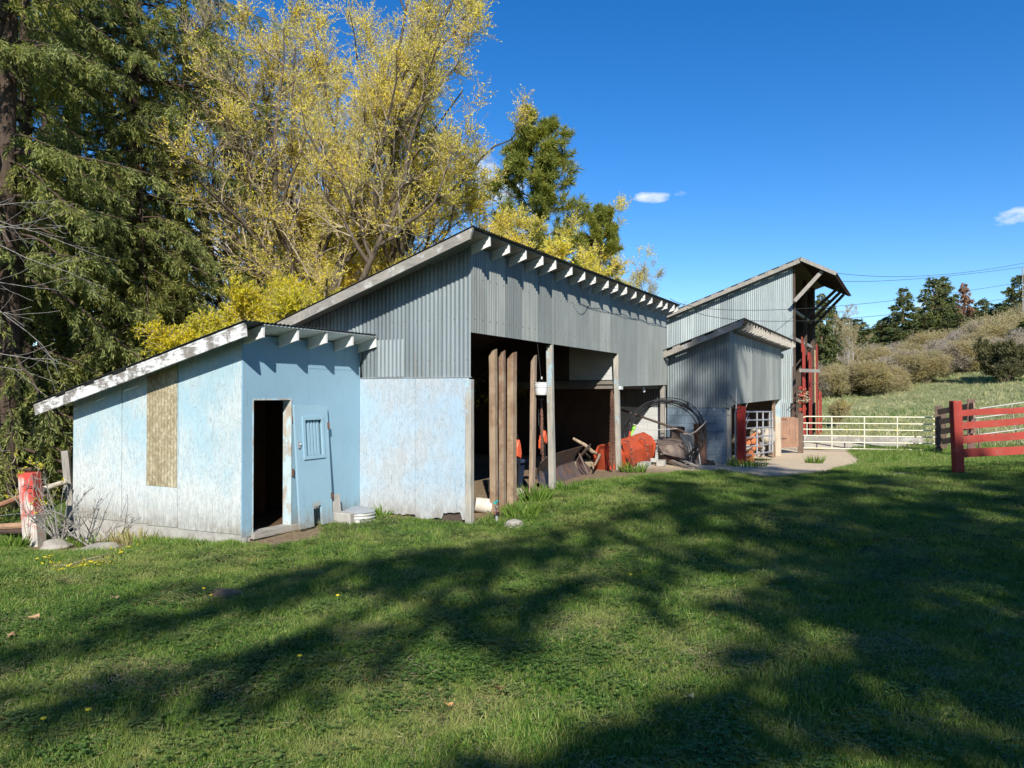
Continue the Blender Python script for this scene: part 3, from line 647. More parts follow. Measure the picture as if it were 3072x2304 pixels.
# dark plastic bin behind the lone timber
bn = thing('plastic_bin', 'dark blue plastic bin standing behind the lone timber', 'bin', (12.7, 6.9, .2))
m = MB(); P = [(-.22, -.2, 0), (.22, -.2, 0), (.22, .2, 0), (-.22, .2, 0), (-.28, -.26, .55), (.28, -.26, .55), (.28, .26, .55), (-.28, .26, .55)]
m.poly([(x+12.72, y+6.75, z+.2) for x, y, z in P], [(0, 1, 5, 4), (1, 2, 6, 5), (2, 3, 7, 6), (3, 0, 4, 7), (0, 3, 2, 1)]); m.build('tub', plain('navy_plastic', (.025, .04, .075), .4), bn, bevel=.02)
m = MB(); m.box(12.43, 13.01, 6.46, 6.49, .70, .75); m.build('rim', plain('navy_rim', (.05, .07, .11), .4), bn)
# orange tools
def saw(c, label, k, h=.30):
    o = thing('orange_implement', label, 'tool', c); cx, cy, cz = c
    pr = [(-.08, 0, 0), (-.10, 0, h*.55), (-.05, 0, h*.9), (-.01, 0, h), (.04, 0, h*.7), (.08, 0, h*.15), (.05, 0, -.05)]
    MB().prism([Vector(p) for p in pr], (cx, cy, cz), (cx, cy+.07, cz)).build('blade', 'orange_b', o, bevel=.012)
    m = MB(); m.tube([(cx, cy+.03, cz+.0), (cx+.06, cy+.05, cz-.2), (cx+.1, cy+.1, float(gz(cx,cy))-.02)], .018, 8); m.build('shank', 'black', o)
    m = MB(); m.tube([(cx-.02, cy+.02, cz+h), (cx-.1, cy+.05, cz+h+.2), (cx+.0, cy+.1, cz+h+.42), (cx+.2, cy+.2, cz+h+.5)], .008, 6); m.build('hose', 'black', o)
saw(tuple(at(1560, 1368, y=6.35)), 'orange pointed plough tip showing right of the three timbers', 0)
saw(tuple(at(1630, 1345, y=6.4)), 'orange pointed plough tip hanging behind the first chain', 1, .26)
saw(tuple(at(1638, 1325, y=6.9)), 'farther orange plough tip seen against the first blue post', 2, .24)
# loose cut branch and scrap wood
def logthing(name, label, cat, pts, rad, mat, n=9):
    o = MB(); o.tube(pts, rad, n); return tag(o.build(name, mat, smooth=True), label, cat)
M['palebark'] = bark('pale_bark', (.42, .33, .23), 2)
M['greybark'] = bark('grey_bark', (.30, .27, .24), 2)
p = [at(*s10(a, b), y=7.0-.25*i) for i, (a, b) in enumerate(((1480, 590), (1640, 680), (1740, 770), (1830, 810), (1770, 930)))]
logthing('cut_branch', 'pale bent cut branch lying behind the steel blade', 'branch', p, [.03, .042, .045, .035, .02], 'palebark')
p = [at(*s10(a, b), y=6.9-.2*i) for i, (a, b) in enumerate(((1620, 760), (1700, 850), (1745, 960), (1750, 1010)))]
logthing('cut_branch', 'forked pale branch dropping between blade and orange bucket', 'branch', p, [.018, .028, .026, .012], 'palebark')
# loader bucket
lb_ = thing('loader_bucket', 'orange loader bucket with rusty brackets lying behind second blue post', 'loader bucket', (17.2, 5.9, .25))
A_ = at(*s9(240, 1400), z=.20); B_ = at(*s9(1075, 1330), y=6.05)
axs = Vector((2.0, .12, 0)); 
prof = [(0, 0), (-.03, .36), (.08, .52), (.28, .62), (.50, .55), (.62, .30), (.56, .02)]
bx0 = (16.55, 5.95, .24)
P3 = [Vector((0, o, u)) for o, u in prof]
m = MB(); m.prism([Vector((0, o, u)) for o, u in prof], bx0, (18.75, 5.80, .38)); m.build('shell', 'orange', lb_, bevel=.03)
m = MB(); pts = [Vector((0, o*1.05-.03, u*1.05)) for o, u in prof]; m.prism(pts, (18.75, 5.80, .37), (18.78, 5.80, .37)); m.build('end_plate', 'orange', lb_)
m = MB(); q = [at(*s9(130, 1035), y=6.15), at(*s9(240, 1022), y=6.25), at(*s9(225, 1455), z=.24), at(*s9(15, 1440), z=.24)]
q2 = [p_+np.array([.02, .05, .02]) for p_ in q]; m.poly(list(q)+q2, [(0, 1, 2, 3), (7, 6, 5, 4), (0, 4, 5, 1), (1, 5, 6, 2), (2, 6, 7, 3), (3, 7, 4, 0)]); m.build('side_wing', 'orange', lb_)
for xx in (18.05, 16.85):
    m = MB(); m.poly([(xx-.12, 5.80, .86), (xx+.10, 5.83, .90), (xx+.17, 5.76, .55), (xx+.30, 5.74, .34), (xx+.18, 5.74, .32), (xx+.02, 5.76, .58)]+[(xx-.12, 5.92, .88), (xx+.10, 5.95, .92), (xx+.17, 5.90, .56), (xx+.30, 5.84, .34), (xx+.18, 5.84, .32), (xx+.02, 5.90, .58)],
        [(0, 1, 2, 3, 4, 5), (11, 10, 9, 8, 7, 6)]+[(i, 6+i, 6+(i+1) % 6, (i+1) % 6) for i in range(6)]); m.build('bracket', metal('orange_rusty', (.50, .09, .04), .5, 0, .3, (.13, .05, .035), .5), lb_)
    [MB().tube([(xx+.08+dx, 5.73, z), (xx+.08+dx, 5.78, z)], .022, 8).build('bolt', 'rust', lb_) for dx, z in ((0, .62), (.06, .50), (.0, .72))]
m = MB(); m.tube([(17.75, 6.1, .84), (17.95, 6.15, .98), (18.0, 6.15, 1.06)], [.05, .03, .025], 8); m.build('linkage', 'orange', lb_)
def slabbox(name, label, cat, c, size, rz, mat, group=None, bevel=.008, tilt=0):
    m = MB(); x, y, z = size; m.box(-x/2, x/2, -y/2, y/2, 0, z); o = m.build(name, mat, bevel=bevel); o.location = tuple(float(q) for q in c); o.rotation_euler = (tilt, 0, rz); return tag(o, label, cat, group)
g = float(gz(17.3, 5.7))
slabbox('concrete_block', 'pale concrete block on the ground beside the loader bucket', 'block', (18.15, 5.42, g-.02), (.40, .20, .13), .2, 'concrete')
slabbox('concrete_block', 'low grey concrete block under the middle of the loader bucket', 'block', (17.45, 5.62, g-.03), (.55, .2, .14), .05, 'concrete')
# coil of black water pipe
cc = np.array([18.58, 5.50, 1.02]); pc = thing('pipe_coil', 'large upright coil of black plastic pipe in the third bay', 'pipe coil', (cc[0], cc[1], cc[2]-1))
m = MB(); random.seed(5); rrt = Vector((.40, -.917, 0)).normalized(); nn = Vector((.917, .40, 0))
for k in range(9):
    ra = random.uniform(.80, 1.03); rb = random.uniform(.74, .90); ca = Vector(cc)+nn*random.uniform(-.10, .10)+rrt*random.uniform(-.06, .06)+Vector((0, 0, random.uniform(-.07, .03)))
    til = random.uniform(-.09, .09); ph = random.uniform(0, 6)
    m.tube([ca+rrt*ra*math.cos(t)*1.04+Vector((0, 0, 1))*(rb*math.sin(t)+til*math.cos(t))+nn*.05*math.sin(2*t+ph) for t in np.linspace(0, 2*math.pi, 56)[:-1]], .0105, 6, True)
m.build('loops', 'black', pc, smooth=True)
for an in (-.15, .9):
    m = MB(); p = Vector(cc)+rrt*.97*math.cos(an)+Vector((0, 0, 1))*.86*math.sin(an); link_ring(m, p, tuple(nn), .09, 12); m.build('tie', 'cable', pc)
logthing('steel_pole', 'long dark pole slanting through the black pipe coil', 'pole', [at(*s9(470, 440), y=6.6), at(*s9(1390, 760), d=19.0), at(*s9(1560, 835), d=18.6)], [.03, .03, .03], 'darkwood_and_shade', 10)
logthing('bent_stick', 'thin pale stick crossing the pipe coil', 'stick', [at(*s9(565, 648), d=19.4), at(*s9(770, 715), d=19.3), at(*s9(1060, 770), d=19.1), at(*s9(1390, 752), d=18.6)], [.010, .010, .009, .008], 'rope', 6)
logthing('bent_stick', 'grey curved branch end poking out right of the pipe coil', 'stick', [at(*s9(1500, 830), d=18.5), at(*s9(1600, 850), d=18.4), at(*s9(1700, 800), d=18.4), at(*s9(1820, 690), d=18.5), at(*s9(1880, 620), d=18.6)], [.014, .018, .02, .012, .006], 'greybark', 7)
# brown hopper
hp = thing('steel_hopper', 'rusty brown steel box lying inside the pipe coil', 'box', at(*s9(1300, 1250), z=.2))
tp = [at(*s9(a, b), d=dd) for a, b, dd in ((1050, 950, 19.6), (1460, 890, 19.9), (1480, 990, 19.0), (1080, 1040, 18.8))]
btm = [at(*s9(a, b), d=dd) for a, b, dd in ((1100, 1140, 19.5), (1610, 1190, 19.6), (1525, 1262, 18.9), (1160, 1170, 18.7))]
m = MB(); m.poly(tp+btm, [(0, 3, 7, 4), (3, 2, 6, 7), (2, 1, 5, 6), (1, 0, 4, 5), (4, 7, 6, 5), (0,1,2,3)]); hb = m.build('body', 'brownsteel', hp, bevel=.01)
m = MB(); m.tube([p_+np.array([0, 0, .01]) for p_ in tp], .012, 6, True); m.build('lip', 'rustplate', hp)
slabbox('wooden_crate', 'dark brown open crate standing behind the hopper', 'crate', (*at(*s9(1395, 900), d=20.0)[:2], .15), (.36, .34, .98), .4, 'darkwood_and_shade')
slabbox('concrete_block', 'grey concrete slab standing against the blue block wall', 'block', (*at(*s9(1600, 1100), d=19.8)[:2], .12), (.12, .5, .85), .25, 'concrete')
# rusty barrel edge at the block wall
p = at(*s9(1770, 820), d=19.75); tag(MB().lathe((p[0], p[1], .1), [(.16, 0), (.165, .3), (.17, .3), (.17, .32), (.165, .32), (.16, 1.1), (.17, 1.12), (.15, 1.12), (.14, .05)], 20, False).build('rusty_drum', 'rust', smooth=True), 'narrow rusty drum between pipe coil and blue block wall', 'drum')
slabbox('board_offcut', 'short white board stub leaning on the blue block wall', 'board', (*at(*s9(1780, 1220), d=19.3)[:2], .1), (.12, .03, .52), .5, 'white', tilt=-.15)
# boards thrown on the ground
BG = 'loose boards beside the loader bucket'
random.seed(8)
labs = ['thick pale board on top of the loose board heap', 'second board down in the loose board heap', 'thin split board in the middle of the heap', 'grey board under the thin split one', 'bottom board nearest the loader bucket', 'short flat board end at the right of the heap']
ends = [((1080, 1125), (1800, 1408), .10), ((1150, 1140), (1640, 1345), .06), ((1085, 1180), (1660, 1420), .05), ((1090, 1215), (1600, 1405), .05), ((1100, 1250), (1420, 1360), .07), ((1600, 1340), (1745, 1360), .09)]
for k, (a, b_, w) in enumerate(ends):
    p = at(*s9(*a), y=5.85-.03*k); q = at(*s9(*b_), z=.22+.01*k)
    p[2] = max(p[2], .3); m = MB(); m.bar(p, q, w, .028, jit=.004); tag(m.build('board', wood('board_wood%d' % k, (.42-.03*k, .38-.03*k, .33-.03*k), ax=0)), labs[k], 'board', BG)
# thin black pipes flat on ground before the block wall
pl = []
for k in range(9):
    a = at(*s9(1640+random.uniform(-60, 60), 1240+k*17), z=.16+.012*(9-k)); b_ = at(*s9(2010+random.uniform(-50, 20), 1285+k*13), z=.15+.01*(9-k))
    m = MB(); m.tube([a, (a+b_)/2+np.array([0, 0, random.uniform(0, .03)]), b_], .016, 7)
    tag(m.build('pipe_length', 'black', smooth=True), 'black pipe length in the flat heap before the blue block wall', 'pipe', 'black pipe lengths heaped before the block wall')
logthing('fallen_sapling', 'green and yellow garden tool handle behind loader bucket', 'tool', [at(*s9(560, 960), d=19.4), at(*s9(640, 830), d=19.5), at(*s9(680, 710), d=19.6)], [.02, .024, .045], 'green', 8)
# buckets on the dirt floor
def bucket(c, r, h, lab, mat='white', lie=None):
    o = thing('bucket', lab, 'bucket', c); m = MB(); m.lathe((0, 0, 0), [(.001, .0), (r*.85, 0), (r*.95, h*.8), (r*1.03, h*.8), (r*1.03, h*.84), (r*.96, h*.84), (r*.97, h*.92), (r*1.05, h*.92), (r*1.05, h), (r*.97, h), (r*.8, .02), (.001, .02)], 26)
    b = m.build('pail', mat, o, smooth=True); b.location = (0, 0, 0)
    m = MB(); m.tube([(r*1.03*math.cos(t), r*1.03*math.sin(t)*.3-r*.6, h*.86-h*.35*math.sin(t)) for t in np.linspace(0, math.pi, 9)], .004, 5); q = m.build('handle', 'cable', o); q.location = (0, 0, 0)
    if lie: o.rotation_euler = lie; o.location.z += r
bucket((10.62, 6.60, .16), .15, .40, 'pale blue striped bucket standing behind the leftmost timber', plain('blue_bucket', (.42, .52, .58), .5))
bucket((10.45, 6.12, .12), .13, .30, 'dirty cream bucket lying on its side beside the leftmost timber', plain('cream_bucket', (.55, .50, .42), .6), lie=(R(100), 0, R(35)))
bucket((11.9, 6.55, .19), .14, .28, 'white dusty bucket on the floor between widest and lone timber')
for k, (x, y, s_) in enumerate(((12.0, 6.2, .16), (11.7, 6.25, .10))):
    m = MB(); m.lathe((x, y, float(gz(x, y))-.03), [(s_*.9, 0), (s_, s_*.3), (s_*.7, s_*.7), (.01, s_*.8)], 9, True); tag(m.build('stone', 'stone', smooth=True), ('larger' if k == 0 else 'smaller')+' rounded stone at the foot of the lone timber', 'stone')
# hydrant
hy = thing('yard_hydrant', 'low yard hydrant with teal handle at the corner post', 'hydrant', (10.12, 5.55, 0))
m = MB(); m.tube([(10.12, 5.55, -.05), (10.12, 5.55, .30)], .022, 10); m.build('pipe', 'steel', hy)
m = MB(); m.tube([(10.12, 5.55, .27), (10.06, 5.50, .27), (10.03, 5.48, .22)], .02, 8); m.tube([(10.07,5.55,.2),(10.17,5.55,.2)],.03,8); m.build('spout', 'rust', hy)
m = MB(); m.bar((10.0, 5.52, .355), (10.16, 5.56, .375), .045, .025); m.build('handle', 'teal', hy, bevel=.008)
m = MB(); m.lathe((10.02, 5.20, -.02), [(.175, 0), (.165, .07), (.11, .14), (.03, .165), (.001, .166)], 16); tag(m.build('fluted_stone', 'stone', smooth=True), 'rounded grey stone in the grass by the corner post', 'stone')
# stock ring with lid, block, board
rg = thing('well_ring', 'white corrugated metal ring with grey lid by the blue wall corner', 'well cover', (9.42, 7.58, 0))
m = MB(); pr = [(.24+.010*math.sin(z*2*math.pi/.05), z-.02) for z in np.linspace(0, .19, 24)]; m.lathe((9.42, 7.58, 0), pr, 40); m.build('ring', plain('ring_paint', (.46, .46, .43), .6, .2, .3, 6), rg, smooth=True)
m = MB(); m.lathe((9.42, 7.58, 0), [(.25, .165), (.252, .18), (.18, .215), (.09, .25), (.001, .255)], 9, False); m.build('lid', 'steel', rg)
slabbox('concrete_block', 'grey concrete block between loose door and corrugated ring', 'block', (9.17, 7.68, -.05), (.20, .38, .24), .1, 'concrete')
slabbox('board_offcut', 'pale board piece propped on the block by the loose door', 'board', (9.17, 7.80, .18), (.17, .025, .27), 0, 'concrete', tilt=-.12)
# ------------------------------------------------------------------ FEED SHED
XF, YF = 20.22, 4.2
fs = thing('feed_shed', 'grey corrugated lean-to shed on blue block base with close rafter tails', 'shed', (XF, YF, 0))
sl_ = (3.84-3.15)/(5.85-3.95); FR = lambda y: 3.80-sl_*(y-3.95)
m = corr((XF, 5.87), (XF, YF), 1.63, lambda t: FR(5.87-t)-.02, .010, .068, nrm=(-1, 0, 0)); m.build('side_cladding', 'galv', fs, smooth=True)
m = MB(); m.box(XF+.005, XF+.19, YF+.12, 5.872, -.2, 1.625); m.build('block_wall', 'block', fs)
m = corr((XF, YF), (28.8, YF), lambda t: (1.66 if t < .35 else 1.70+.012*t), FR(YF)-.02, .010, .068, nrm=(0, -1, 0)); m.build('front_cladding', 'galv_x', fs, smooth=True)
m = corr((28.8, YF), (28.8, 3.83), 1.66, 3.42, .010, .068, nrm=(-1, 0, 0)); m.build('end_cladding', 'galv_pale', fs, smooth=True)
m = MB(); m.box(28.60, 28.8, YF+.01, YF+.2, -.3, 1.85); m.build('corner_post', wood('cream_post', (.50, .42, .32), paint=(.36, .48, .52), wear=.52, gradz=(.3, 1.5, .2)), fs)
m = MB(); m.box(27.75, 28.1, YF+.1, YF+.16, -.3, 1.8); m.build('inner_board', 'brown', fs)
froof = roof_sheet(19.82, 29.5, 3.77, 6.2, lambda y: FR(y)+.03, pitch=.09).build('roof', 'galv_dark', fs, smooth=True)
m = MB(); slab(m, [(3.82, FR(3.82)+.016), (6.2, FR(6.2)+.016), (6.2, FR(6.2)+.003), (3.82, FR(3.82)+.003)], 20.24, 29.45); m.build('roof_deck', 'greywood_x', froof)
m = MB(); slab(m, [(3.80, FR(3.80)-.03), (3.85, FR(3.80)-.17), (5.87, FR(5.87)-.17), (5.87, FR(5.87)-.03)], 19.845, 19.885); m.build('fascia_board', 'fascia_grey', fs)
m = MB()
for a_, b_ in ((3.80, 4.55), (4.78, 5.10), (5.42, 5.62), (5.78, 5.87)): slab(MB(), [(a_, FR(a_)-.029), (a_, FR(a_)+.02), (b_, FR(b_)+.02), (b_, FR(b_)-.029)], 19.85, 19.88).build('roof_batten', 'fascia_grey', fs)
m = MB(); slab(m, [(3.80, FR(3.8)), (3.79, FR(3.8)-.16), (4.6, FR(4.6)-.16), (4.6, FR(4.6))], -.019, .019)
fr0 = m.build('rafter', wood('grey_rafter', (.30, .27, .23), .5, 1.3, 1, 1., (.50, .48, .43), .5, 2.5, .08), fs); fr0.location = (20.6-XF, -YF, 0)
for k in range(1, 23):
    c = fr0.copy(); COL.objects.link(c); c.location = (20.6-XF+k*.405+random.uniform(-.02, .02), -YF+random.uniform(-.015, .015), random.uniform(-.008, .004))
m = MB(); m.box(28.9, 29.2, 3.95, 4.1, 3.25, 3.4); m.build('stub_beam', 'greywood', fs)
m = MB(); m.box(20.45, 28.7, 6.9, 6.95, -.3, 2.4); m.build('back_wall', 'darkwood_and_shade', fs)
m = MB(); slab(m, [(4.45, -.4), (6.9, -.4), (6.9, FR(6.9)-.2), (4.45, FR(4.45)-.2)], 28.66, 28.72); m.build('end_wall', 'darkwood_and_shade', fs)
m = MB(); m.box(20.30, 20.42, YF+.02, YF+.14, -.2, 1.7); m.build('corner_board', 'post', fs)
rp = thing('red_gatepost', 'broad dark red wooden gatepost at the corner of the blue block wall', 'gatepost', (20.45, 4.02, 0))
MB().box(20.28, 20.48, 3.86, 4.06, -.1, 1.66).build('post', wood('dark_red_post', (.14, .05, .035), paint=(.26, .026, .020), wear=.66, wscale=1.5), rp, bevel=.01)
m = MB(); m.tube([(20.28, 3.96, 1.62), (20.15, 3.95, 1.68), (20.1, 4.1, 1.8), (20.2, 4.2, 1.95)], .01, 6); m.tube([(20.2, 3.9, 1.6), (20.05, 4.1, 1.62), (20.0, 4.3, 1.75)], .008, 5); m.build('wire', 'cable', rp)
# grey tube gate beyond the post
def tube_gate(name, label, P0, P1, zs, mat, r=.02, stiles=(0, .5, 1), hgt=(0, 1), curve=False, parent=None):
    "P0,P1: foot points (x,y,z); zs heights of rails above foot"
    P0 = Vector(P0); P1 = Vector(P1); o = thing(name, label, 'gate', P0); zt = max(zs); zb = min(zs)
    for i, z in enumerate(zs):
        a = P0+Vector((0, 0, z)); b = P1+Vector((0, 0, z)); m = MB()
        if curve and z == zt:
            d = (P1-P0).normalized(); rr = .22; pts = [P0+Vector((0, 0, zt-rr))]
            pts += [P0+d*rr*(1-math.cos(t))+Vector((0, 0, zt-rr+rr*math.sin(t))) for t in np.linspace(0, math.pi/2, 7)][1:]
            pts += [P1-d*rr*(1-math.cos(t))+Vector((0, 0, zt-rr+rr*math.sin(t))) for t in np.linspace(math.pi/2, 0, 7)]
            m.tube(pts, r*1.1, 10)
        else: m.tube([a, b], r, 10)
        m.build('rail', mat, o, smooth=True)
    for s_ in stiles:
        q = P0+(P1-P0)*s_; top = zt-(.2 if curve and s_ in (0, 1) else 0); m = MB(); m.tube([q+Vector((0, 0, zb)), q+Vector((0, 0, top))], r*1.15, 10); m.build('stile', mat, o, smooth=True)
    return o
g1 = at(*s12(235, 1160), d=20.0); g2 = at(*s12(940, 1060), d=23.5)
tube_gate('tube_gate', 'grey steel tube gate standing open before the feed shed bay', (g1[0], g1[1], 0.02), (23.9, 3.75, -.05), (.32, .55, .80, 1.05, 1.27, 1.50), 'steel', .022, (0, .55, .72, .92, 1))
m = MB(); a = at(*s12(245, 0), d=20.1); m.tube([(a[0], a[1], 0), (a[0], a[1], 2.15)], .022, 10); tag(m.build('steel_rod', 'steel', smooth=True), 'tall steel rod standing beside the dark red gatepost', 'rod')
m = MB(); m.bar((22.05, 4.3, -.1), (22.0, 4.35, 1.75), .10, .10); tag(m.build('brace_post', 'redboard'), 'thin red brown post standing behind the grey tube gate', 'post')
for k, (a, b_) in enumerate((((480, 370), (330, 840)), ((495, 470), (350, 840)))):
    m = MB(); m.tube([at(*s12(*a), d=21.3), at(*s12(*b_), d=20.9)], .016, 7); tag(m.build('steel_rod', 'steel'), ('upper' if k == 0 else 'lower')+' of two thin rods slanting behind the grey tube gate', 'rod')
m = MB(); m.tube([at(*s12(a, b_), d=20.6) for a, b_ in ((485, 110), (460, 190), (410, 320), (340, 420), (270, 440))], .011, 6); tag(m.build('rope', 'rope'), 'pale rope sagging from the wall edge to the grey gate', 'rope')
# rocks and firewood in the bay
def rock(c, r, lab, mat='rock', seed=0, cat='rock', grp=None):
    bm = bmesh.new(); bmesh.ops.create_icosphere(bm, subdivisions=3, radius=1); rs = random.Random(seed)
    ph = [rs.uniform(0, 6) for _ in range(6)]
    for v in bm.verts:
        x, y, z = v.co; k = 1+.12*math.sin(3*x+ph[0])*math.cos(2.6*y+ph[1])+.09*math.sin(5*z+ph[2]+2*x)+.05*math.sin(9*y+ph[3]); v.co = Vector((x*r[0], y*r[1], z*r[2]))*k
    me = bpy.data.meshes.new('rock'); bm.to_mesh(me); bm.free(); me.materials.append(M[mat]); me.polygons.foreach_set('use_smooth', [True]*len(me.polygons))
    o = bpy.data.objects.new('rock', me); COL.objects.link(o); o.location = tuple(float(q) for q in c); o.rotation_euler.z = rs.uniform(0, 6); return tag(o, lab, cat, grp)
for k, (a, b_, d, r, lab) in enumerate(((835, 835, 24.0, (.27, .28, .26), 'largest pale boulder behind right part of the grey tube gate'), (650, 750, 23.5, (.21, .20, .17), 'grey boulder left of the largest pale boulder'), (730, 690, 24.4, (.12, .11, .10), 'small pale rock topping the boulder heap'), (285, 910, 21.3, (.14, .17, .22), 'tall grey rock at the hinge end of the grey gate'), (290, 1110, 20.9, (.15, .14, .13), 'low grey rock under the hinge end of the grey gate'), (420, 1060, 21.4, (.16, .15, .12), 'flat pale rock between firewood and hinge end'))):
    p = at(*s12(a, b_), d=d); rock(p, r, lab, 'rock' if k != 4 else 'stone', k)
m = MB(); p = at(*s12(800, 1060), d=23.0)
random.seed(3)
for row in range(2):
    for k in range(7): q = p+np.array([-.75+k*.22+.1*row, .05*k, -.20+row*.19]); m.box(q[0]-.10, q[0]+.10, q[1]-.1, q[1]+.1, q[2], q[2]+.17+random.uniform(0, .02))
tag(m.build('rubble_wall', 'rock', bevel=.03), 'low pale stone wall under the boulders in the feed shed bay', 'stone wall')
FW = 'split orange firewood in the feed shed bay'
for k, (a, b_, d) in enumerate(((450, 920, 22.0), (590, 900, 22.2), (590, 820, 22.3), (450, 965, 21.9), (600, 1040, 22.0), (520, 1170, 21.2), (400, 1280, 20.9), (530, 1270, 21.0), (470, 1000, 21.9), (640, 950, 22.4))):
    p = at(*s12(a, b_), d=d); m = MB(); r0_ = .09+.02*(k % 3); ang = [0, 1.9, 3.4, 4.6]
    pr = [Vector((0, r0_*math.cos(t), r0_*math.sin(t))) for t in ang]; m.prism(pr, tuple(p), tuple(p+np.array([.34, .12*(k % 2), .02])))
    tag(m.build('firewood', 'firewood', bevel=.006), 'piece of split orange firewood in the heap behind the grey gate', 'firewood', FW)
# ------------------------------------------------------------------ HAY BARN
XT = 36.0; hb_ = thing('hay_barn', 'tall pale corrugated hay barn with overhanging hood and dark open side', 'barn', (XT, 4.7, 0))
HR = lambda y: 7.90-.36*(y-4.4)                       # long slope falls to the left
m = corr((XT, 11.5), (XT+.0, 4.75), 3.2, lambda t: HR(11.5-t)-.12, .010, .085, nrm=(-1, 0, 0)); m.build('side_cladding', 'galv_pale', hb_, smooth=True)
m = corr((XT+.005, 11.5), (XT+.005, 4.86), -.3, 3.3, .010, .085, nrm=(-1, 0, 0)); m.build('lower_cladding', 'galv_pale', hb_, smooth=True)
m = MB(); m.box(XT-.02, XT+.01, 4.86, 11.5, 4.18, 4.20); m.build('sheet_joint', 'galv_dark', hb_)
m = MB(); m.bar((XT-.42, 4.4, 7.80), (XT-.42, 11.6, 7.80-.36*7.2), .05, .16); m.build('fascia_board', 'greywood', hb_)
m = MB()
for k in range(12): a_ = 4.36+k*.60; m.bar((XT-.42, a_, 7.91-.36*(a_-4.4)), (XT-.42, a_+.30, 7.91-.36*(a_-4.1)), .05, .055)
m.build('roof_batten', 'fascia_grey', hb_)
# hood: second slope toward the right, held by struts
E1 = (3.0, 7.19); E2y, E2z = 1.9, 7.02
m = MB(); L2 = 9.6
def plate(m, a, b, x0, x1, th=.05):
    P = [(x0, a[0], a[1]), (x0, b[0], b[1]), (x1, b[0], b[1]), (x1, a[0], a[1])]; m.poly(P+[(x, y, z-th) for x, y, z in P], [(0, 1, 2, 3), (7, 6, 5, 4), (0, 4, 5, 1), (1, 5, 6, 2), (2, 6, 7, 3), (3, 7, 4, 0)])
plate(m, (4.35, 7.96), (11.7, 7.96-.36*7.35), XT-.45, XT+L2, .015); m.build('roof', 'galv_dark', hb_)
m = MB(); plate(m, (4.35, 7.97), (2.92, 7.22), XT-.45, XT+8.6, .04); m.build('hood', 'darkwood_and_shade', hb_)
m = MB(); m.bar((XT-.44, 4.35, 7.88), (XT-.44, 2.92, 7.13), .05, .15); m.build('hood_fascia', 'greywood', hb_)
m = MB(); m.bar((XT-.44, 4.62, 6.05), (XT-.44+.2, 3.5, 7.32), .07, .16); m.build('strut', 'greywood', hb_)
for k in range(3):
    x = XT+4.3+k*1.5; m = MB(); m.bar((x, 4.7, 5.75-.1*k), (x, 3.2, 7.15), .08, .14); m.build('strut', 'darkwood_and_shade', hb_)
m = MB()
for k in range(14): x = XT+k*.6; m.bar((x, 4.4, 7.86), (x, 2.95, 7.12), .05, .1)
m.build('hood_rafter', 'darkwood_and_shade', hb_)
for x, mt in ((XT+.05, 'darkwood_and_shade'), (XT+4.2, 'darkwood_and_shade'), (XT+7.3, 'darkwood_and_shade')):
    m = MB(); m.box(x, x+.16, 4.66, 4.84, -.3, 7.6); m.build('post', mt, hb_)
m = MB(); m.box(XT+7.40, XT+7.62, 4.62, 4.655, -.3, 4.3); m.build('cream_post', wood('tan_post', (.5, .36, .2)), hb_)
m = MB(); m.box(XT+.02, XT+8.2, 9.5, 9.55, -.3, 5.95); slab(m, [(4.7, -.3), (9.5, -.3), (9.5, 5.95), (4.7, 7.65)], XT+8.2, XT+8.25); plate(m, (4.35, 7.93), (11.6, 7.93-.36*7.25), XT+.02, XT+9.4, .03); m.build('inner_wall', 'darkwood_and_shade', hb_)  # includes an added dark deck that paints shade under the roof
m = MB()
for k in range(5): m.box(XT+1+k*1.5, XT+1.1+k*1.5, 9.3, 9.45, 0, 5.9)
m.box(XT+.1, XT+8, 4.75, 4.85, 4.4, 4.55); m.box(XT+.1, XT+8, 4.75, 4.85, 5.7, 5.82); m.build('frame', 'greywood', hb_)
# loose red boards on the open side
RB = 'upright red boards on the open side of the hay barn'
spec = [(36.15, 36.95, 4.15), (37.02, 37.7, 4.55), (37.78, 38.1, 3.2), (38.9, 39.8, 3.95), (39.9, 40.9, 3.98), (41.0, 41.7, 4.45), (41.8, 42.9, 2.1)]
for k, (a, b_, zt) in enumerate(spec):
    m = MB(); m.box(a, b_, 4.50, 4.53, -.25, zt-.12); m.poly([(a, 4.50, zt-.119), (b_, 4.50, zt-.119), (b_, 4.53, zt-.119), (a, 4.53, zt-.119), (a+.1, 4.50, zt+.05), (b_-.1, 4.5, zt-.08), (b_-.1, 4.53, zt-.08), (a+.1, 4.53, zt+.05)], [(0, 1, 5, 4), (1, 2, 6, 5), (2, 3, 7, 6), (3, 0, 4, 7), (4, 5, 6, 7)])
    o_ = m.build('red_board', ('redboard', 'redboard2')[k % 2], hb_); o_.location.y += (-.16, .0, .10, -.12, .06, -.2, -.25)[k]
m = MB(); m.bar((35.2, 4.35, 3.0), (38.2, 3.9, 3.05), .08, .15); m.build('jutting_beam', 'greywood', hb_)
m = MB()
random.seed(4)
for k in range(4): m.bar((35.6, 4.42, 1.3+k*.32), (37.5, 4.4, 1.3+k*.30), .05, .12)
m.build('crib_board', 'redboard', hb_)
ha = thing('hay_heap', 'heap of old hay and sticks on the rack beside the red boards', 'hay', (36.6, 4.4, 1.7))
m = MB()
for k in range(90):
    a = np.array([35.6+random.random()*1.6, 4.2+random.random()*.3, 1.62+random.random()**2*.5]); b_ = a+np.array([random.uniform(-.6, .6), random.uniform(-.1, .1), random.uniform(-.06, .10)]); m.bar(a, b_, .03, .02)
m.build('stalks', 'straw', ha)
